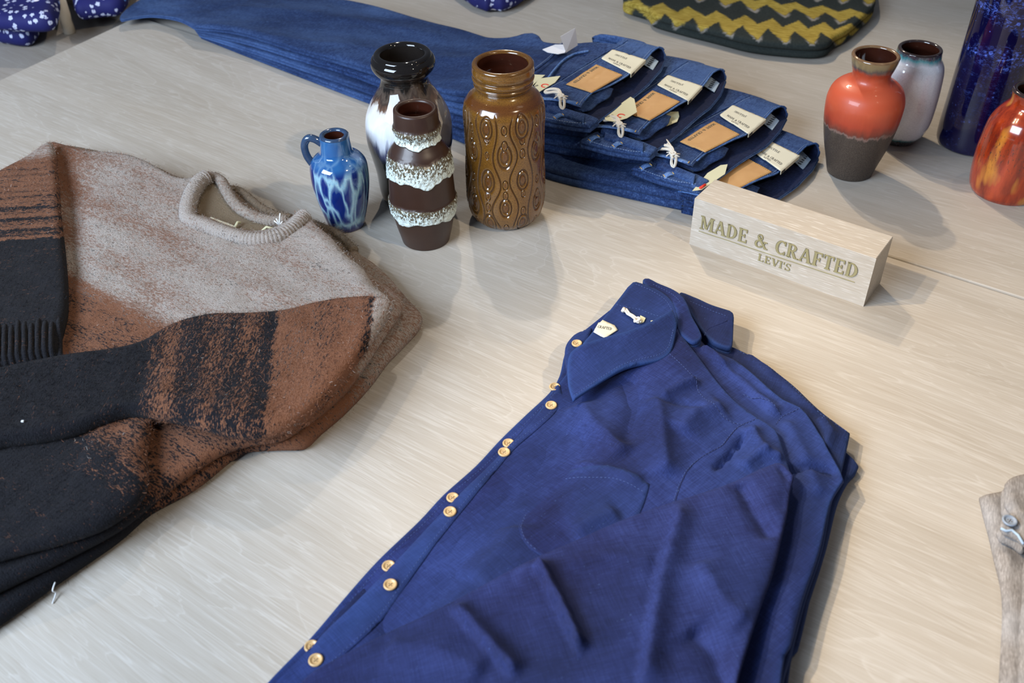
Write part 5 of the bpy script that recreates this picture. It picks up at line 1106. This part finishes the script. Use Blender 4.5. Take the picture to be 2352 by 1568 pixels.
# ---------------------------------------------------------------- yellow zigzag knit, rear table
t = NT('zigzag jacquard knit', .9, .15); a = t.attr(); n1_ = t.noise(t.map(R(-25), (60, 500, 200)), 1.0, 3, .6); n2_ = t.noise(t.tc.outputs['Object'], 300, 2)
c = t.mix(n2_, (.012, .016, .016), (.035, .042, .038)); ye = t.mix(t.ramp(n1_, [(.35, 0.0), (.65, 1.0)]), (.24, .165, .022), (.45, .33, .07)); gy = t.mix(n1_, (.25, .23, .20), (.36, .33, .30)); c = t.mix(a[1], c, gy); c = t.mix(a[0], c, ye); t.base(c).bump(n2_, .3, .001); M['zigzag'] = t.m
zo = [(1425, -70), (1432, -10), (1432, 8), (1444, 14), (1488, 28), (1500, 42), (1560, 60), (1640, 80), (1720, 100), (1790, 109), (1868, 114), (1902, 108), (1918, 92), (1945, 78), (1980, 48), (2007, 20), (2010, -10), (2000, -70)]
Z0 = thing('folded_knit', 'folded black and yellow zigzag patterned knit at the top edge of the frame', 'sweater', (*at(1720, 40), 0))
zu = at(1900, 100, .02)-at(1500, 25, .02); zL = np.linalg.norm(zu); zu /= zL; zn = np.array([-zu[1], zu[0]]); z0_ = at(1500, 25, .02)
def zig(px, py, X, Y):
    a0 = np.zeros(px.shape); a1 = np.zeros(px.shape)
    for j, (xs, ys, ph, am, wd, lam) in enumerate((([1430, 1490, 1600, 1700, 1800, 1910, 2000], [14, 26, 42, 58, 70, 76, 80], 0, 25, 14, 61), ([1560, 1640, 1720, 1800, 1880, 1960, 2010], [-26, -10, 4, 17, 27, 36, 40], .4, 16, 9, 64), ([1430, 1560, 1700, 1850, 2010], [-52, -48, -38, -22, -8], .2, 16, 10, 60))):
        u = px/lam+ph+.08*np.sin(py/9.); tri = np.abs((u % 1)-.5)*2; rnd = .5-.5*np.cos(u*2*np.pi); yc = np.interp(px, xs, ys); up = yc-am*(1-(1-rnd)**1.6)*1.0+am*.3-wd*.5; lo = yc+am*(.5-tri)*1.1+wd*.9
        lo = yc+am*(1-2*tri)*.6+wd; up = yc+am*(1-2*tri)*.45-wd*(1+.3*rnd)
        a0 = np.maximum(a0, ss(-1, 1.2, py-up)*ss(1.2, -1, py-lo)); a1 = np.maximum(a1, ss(-1, 1, py-lo)*ss(7, 4, py-lo)*ss(.55, .2, tri))
    return np.stack([a0, np.clip(a1-a0, 0, 1)*.8, 0*px], -1)
slab('body', smooth(ats(zo, .018), True, .006, sharp=(0, 17)), lambda X, Y: 0*X+.001, lambda X, Y: 0*X+.026, M['zigzag'], Z0, step=.0035, lobes=2, disp=lambda X, Y: .003*nz(X, Y, 28, 300, 3), attr=zig, edge=.004)
# ---------------------------------------------------------------- flower-print clothes
t = NT('navy flower print', .7, .25); vec = t.map(.3, (1, 1, 1)); vo = t.n('TexVoronoi', i_Scale=85.0, i_Randomness=.8); t.link(vec, vo.inputs['Vector'])
df = t.n('VectorMath', operation='SUBTRACT', i_0=vec, i_1=vo.outputs['Position']); 
# petals: radius modulated by the angle around each cell's centre
sp_ = t.n('VectorMath', operation='SCALE'); t.link(vo.outputs['Position'], sp_.inputs[0]); sp_.inputs['Scale'].default_value = 1.0
dd = t.n('VectorMath', operation='SUBTRACT'); t.link(vec, dd.inputs[0]); t.link(vo.outputs['Position'], dd.inputs[1]); s3_ = t.n('SeparateXYZ'); t.link(dd.outputs[0], s3_.inputs[0])
ang = t.math('ARCTAN2', s3_.outputs[1], s3_.outputs[0]); pet = t.math('ADD', .22, t.math('MULTIPLY', t.math('ABSOLUTE', t.math('SINE', t.math('MULTIPLY', ang, 2.5))), .16))
dist = vo.outputs['Distance']; fl_ = t.math('MULTIPLY', t.math('LESS_THAN', dist, pet), t.math('GREATER_THAN', dist, .07))
ch = t.n('SeparateColor'); t.link(vo.outputs['Color'], ch.inputs[0]); fl_ = t.math('MULTIPLY', fl_, t.math('LESS_THAN', ch.outputs[0], .7))
v2_ = t.n('TexVoronoi', i_Scale=34.0, i_Randomness=.9); t.link(vec, v2_.inputs['Vector']); c2_ = t.n('SeparateColor'); t.link(v2_.outputs['Color'], c2_.inputs[0]); blob = t.math('MULTIPLY', t.math('LESS_THAN', v2_.outputs['Distance'], .17), t.math('LESS_THAN', c2_.outputs[0], .35))
c = t.mix(t.noise(t.tc.outputs['Object'], 12, 2), (.006, .007, .055), (.016, .018, .14)); c = t.mix(fl_, c, (.50, .54, .72)); c = t.mix(blob, c, t.mix(t.math('GREATER_THAN', c2_.outputs[1], .5), (.12, .30, .75), (.75, .72, .80))); t.base(c); M['floral'] = t.m
def rolls(obj_name, label, outs, loc, cat):
    o = thing(obj_name, label, cat, (*loc, outs[0][1]))
    for i, (pts, zb, zt) in enumerate(outs):
        zm = (zb+zt)/2; slab('body' if i == 0 else 'folded_sleeve', smooth(ats(pts, zm), True, .006), zb, lambda X, Y, zt=zt, i=i: 0*X+zt+.004*nz(X, Y, 30, 310+i, 2), M['floral'], o, step=.006, edge=.005, bottom=True)
    return o
rolls('folded_shirt', 'navy flower-print garment in the top left corner, propped left of the wooden peg', [([(-90, 50), (-20, 80), (0, 84), (30, 89), (60, 88), (82, 78), (92, 62), (96, 30), (0, -60), (-90, -60)], -.021, .020), ([(-90, 40), (-20, 52), (40, 57), (100, 57), (128, 48), (137, 25), (138, 0), (120, -60), (-90, -70)], .022, .058)], at(0, 20), 'shirt')
rolls('folded_shirt', 'navy flower-print garment right of the wooden peg in the top left corner', [([(166, -10), (170, 18), (178, 29), (200, 27), (235, 22), (262, 20), (284, 12), (298, -10), (310, -60), (170, -60)], .006, .045)], at(220, 0), 'shirt')
rolls('folded_shirt', 'small tip of navy flower-print cloth at the top edge above the jeans', [([(1045, -40), (1075, -2), (1100, 9), (1118, 14), (1132, 10), (1150, 13), (1175, 6), (1200, -6), (1230, -45)], .0, .030)], at(1140, -10), 'shirt')
pk0 = at(160, 74, -.021); dp = np.array([0, 0, 1.])
V, F = tube([(pk0[0], pk0[1], -.0215), (pk0[0], pk0[1], .005), (pk0[0], pk0[1], .046)], .0108, 24); o = mesh_obj('peg', V, F, M['peg']); tag(o, 'short pale wooden peg between the two flower-print garments in the top left corner', 'peg')
# ---------------------------------------------------------------- grey trousers at the right edge
t = NT('grey brown brushed twill', .9, .15); th = t.noise(t.map(R(70), (200, 1000, 300)), 1.0, 2, .6); bl = t.noise(t.map(R(70), (60, 90, 60)), 1.0, 4, .65); a = t.attr()
c = t.ramp(t.math('ADD', t.math('MULTIPLY', th, .6), t.math('MULTIPLY', bl, .4)), [(.35, (.13, .11, .095)), (.52, (.21, .185, .165)), (.68, (.32, .29, .27))]); c = t.mix(a[0], c, (.42, .44, .48)); t.base(c).bump(th, .3, .0006); M['grey'] = t.m
GT = thing('trousers', 'folded grey-brown trousers at the right edge of the frame', 'trousers', (*at(2340, 1350), 0))
m0_ = lambda px, py, X, Y: np.stack([.08+.25*np.clip(nz(X, Y, 60, 320, 3), 0, 1), 0*px, 0*px], -1)
b, SG = slab('leg', smooth(ats([(2249, 1142), (2275, 1136), (2303, 1130), (2330, 1118), (2460, 1080), (2480, 1660), (2292, 1660), (2294, 1568), (2299, 1480), (2302, 1400), (2298, 1345), (2284, 1285), (2270, 1225), (2258, 1180)], .008), True, .006, sharp=(0, 4, 5, 6)), 0, lambda X, Y: 0*X+.015, M['grey'], GT, step=.004, disp=lambda X, Y: .0015*nz(X, Y, 50, 321, 3)+crease(X, Y, ats([(2275, 1150), (2285, 1220), (2320, 1330)], .012), .003, .006, 'fold'), attr=m0_, edge=.004)
slab('leg', smooth(ats([(2348, 1300), (2345, 1380), (2338, 1460), (2336, 1568), (2334, 1660), (2480, 1660), (2470, 1260), (2380, 1262)], .02), True, .006, sharp=(4, 5)), .0155, lambda X, Y: 0*X+.028, M['grey'], GT, step=.004, disp=lambda X, Y: .0015*nz(X, Y, 50, 331, 3), attr=m0_, edge=.004)
slab('waistband', smooth(ats([(2304, 1120), (2320, 1106), (2345, 1099), (2460, 1070), (2460, 1235), (2375, 1250), (2350, 1262), (2330, 1245), (2300, 1232), (2292, 1218), (2300, 1196), (2318, 1188), (2304, 1170), (2303, 1148)], .026), True, .005), .016, lambda X, Y: 0*X+.035, M['grey'], GT, step=.004, lobes=2, disp=lambda X, Y: .002*nz(X, Y, 70, 341, 3)+crease(X, Y, ats([(2306, 1200), (2325, 1215), (2345, 1245)], .03), -.005, .004, 'ridge')+crease(X, Y, ats([(2310, 1140), (2330, 1180), (2352, 1200)], .03), .004, .005, 'fold'), attr=m0_, edge=.003)
bb = button(GT, 2318, 1198, SG, z0=.0352, r=.0062); bb.name = 'rivet_button'; bb.data.materials[0] = plain('dull steel button', (.22, .26, .32), .35)
V, F = tube([(*at(x, y, .036), .0345) for x, y in ((2300, 1210), (2312, 1216), (2325, 1214), (2340, 1226), (2352, 1246))], .0012, 6); mesh_obj('edge_stitching', V, F, M['sizelabel'], GT)
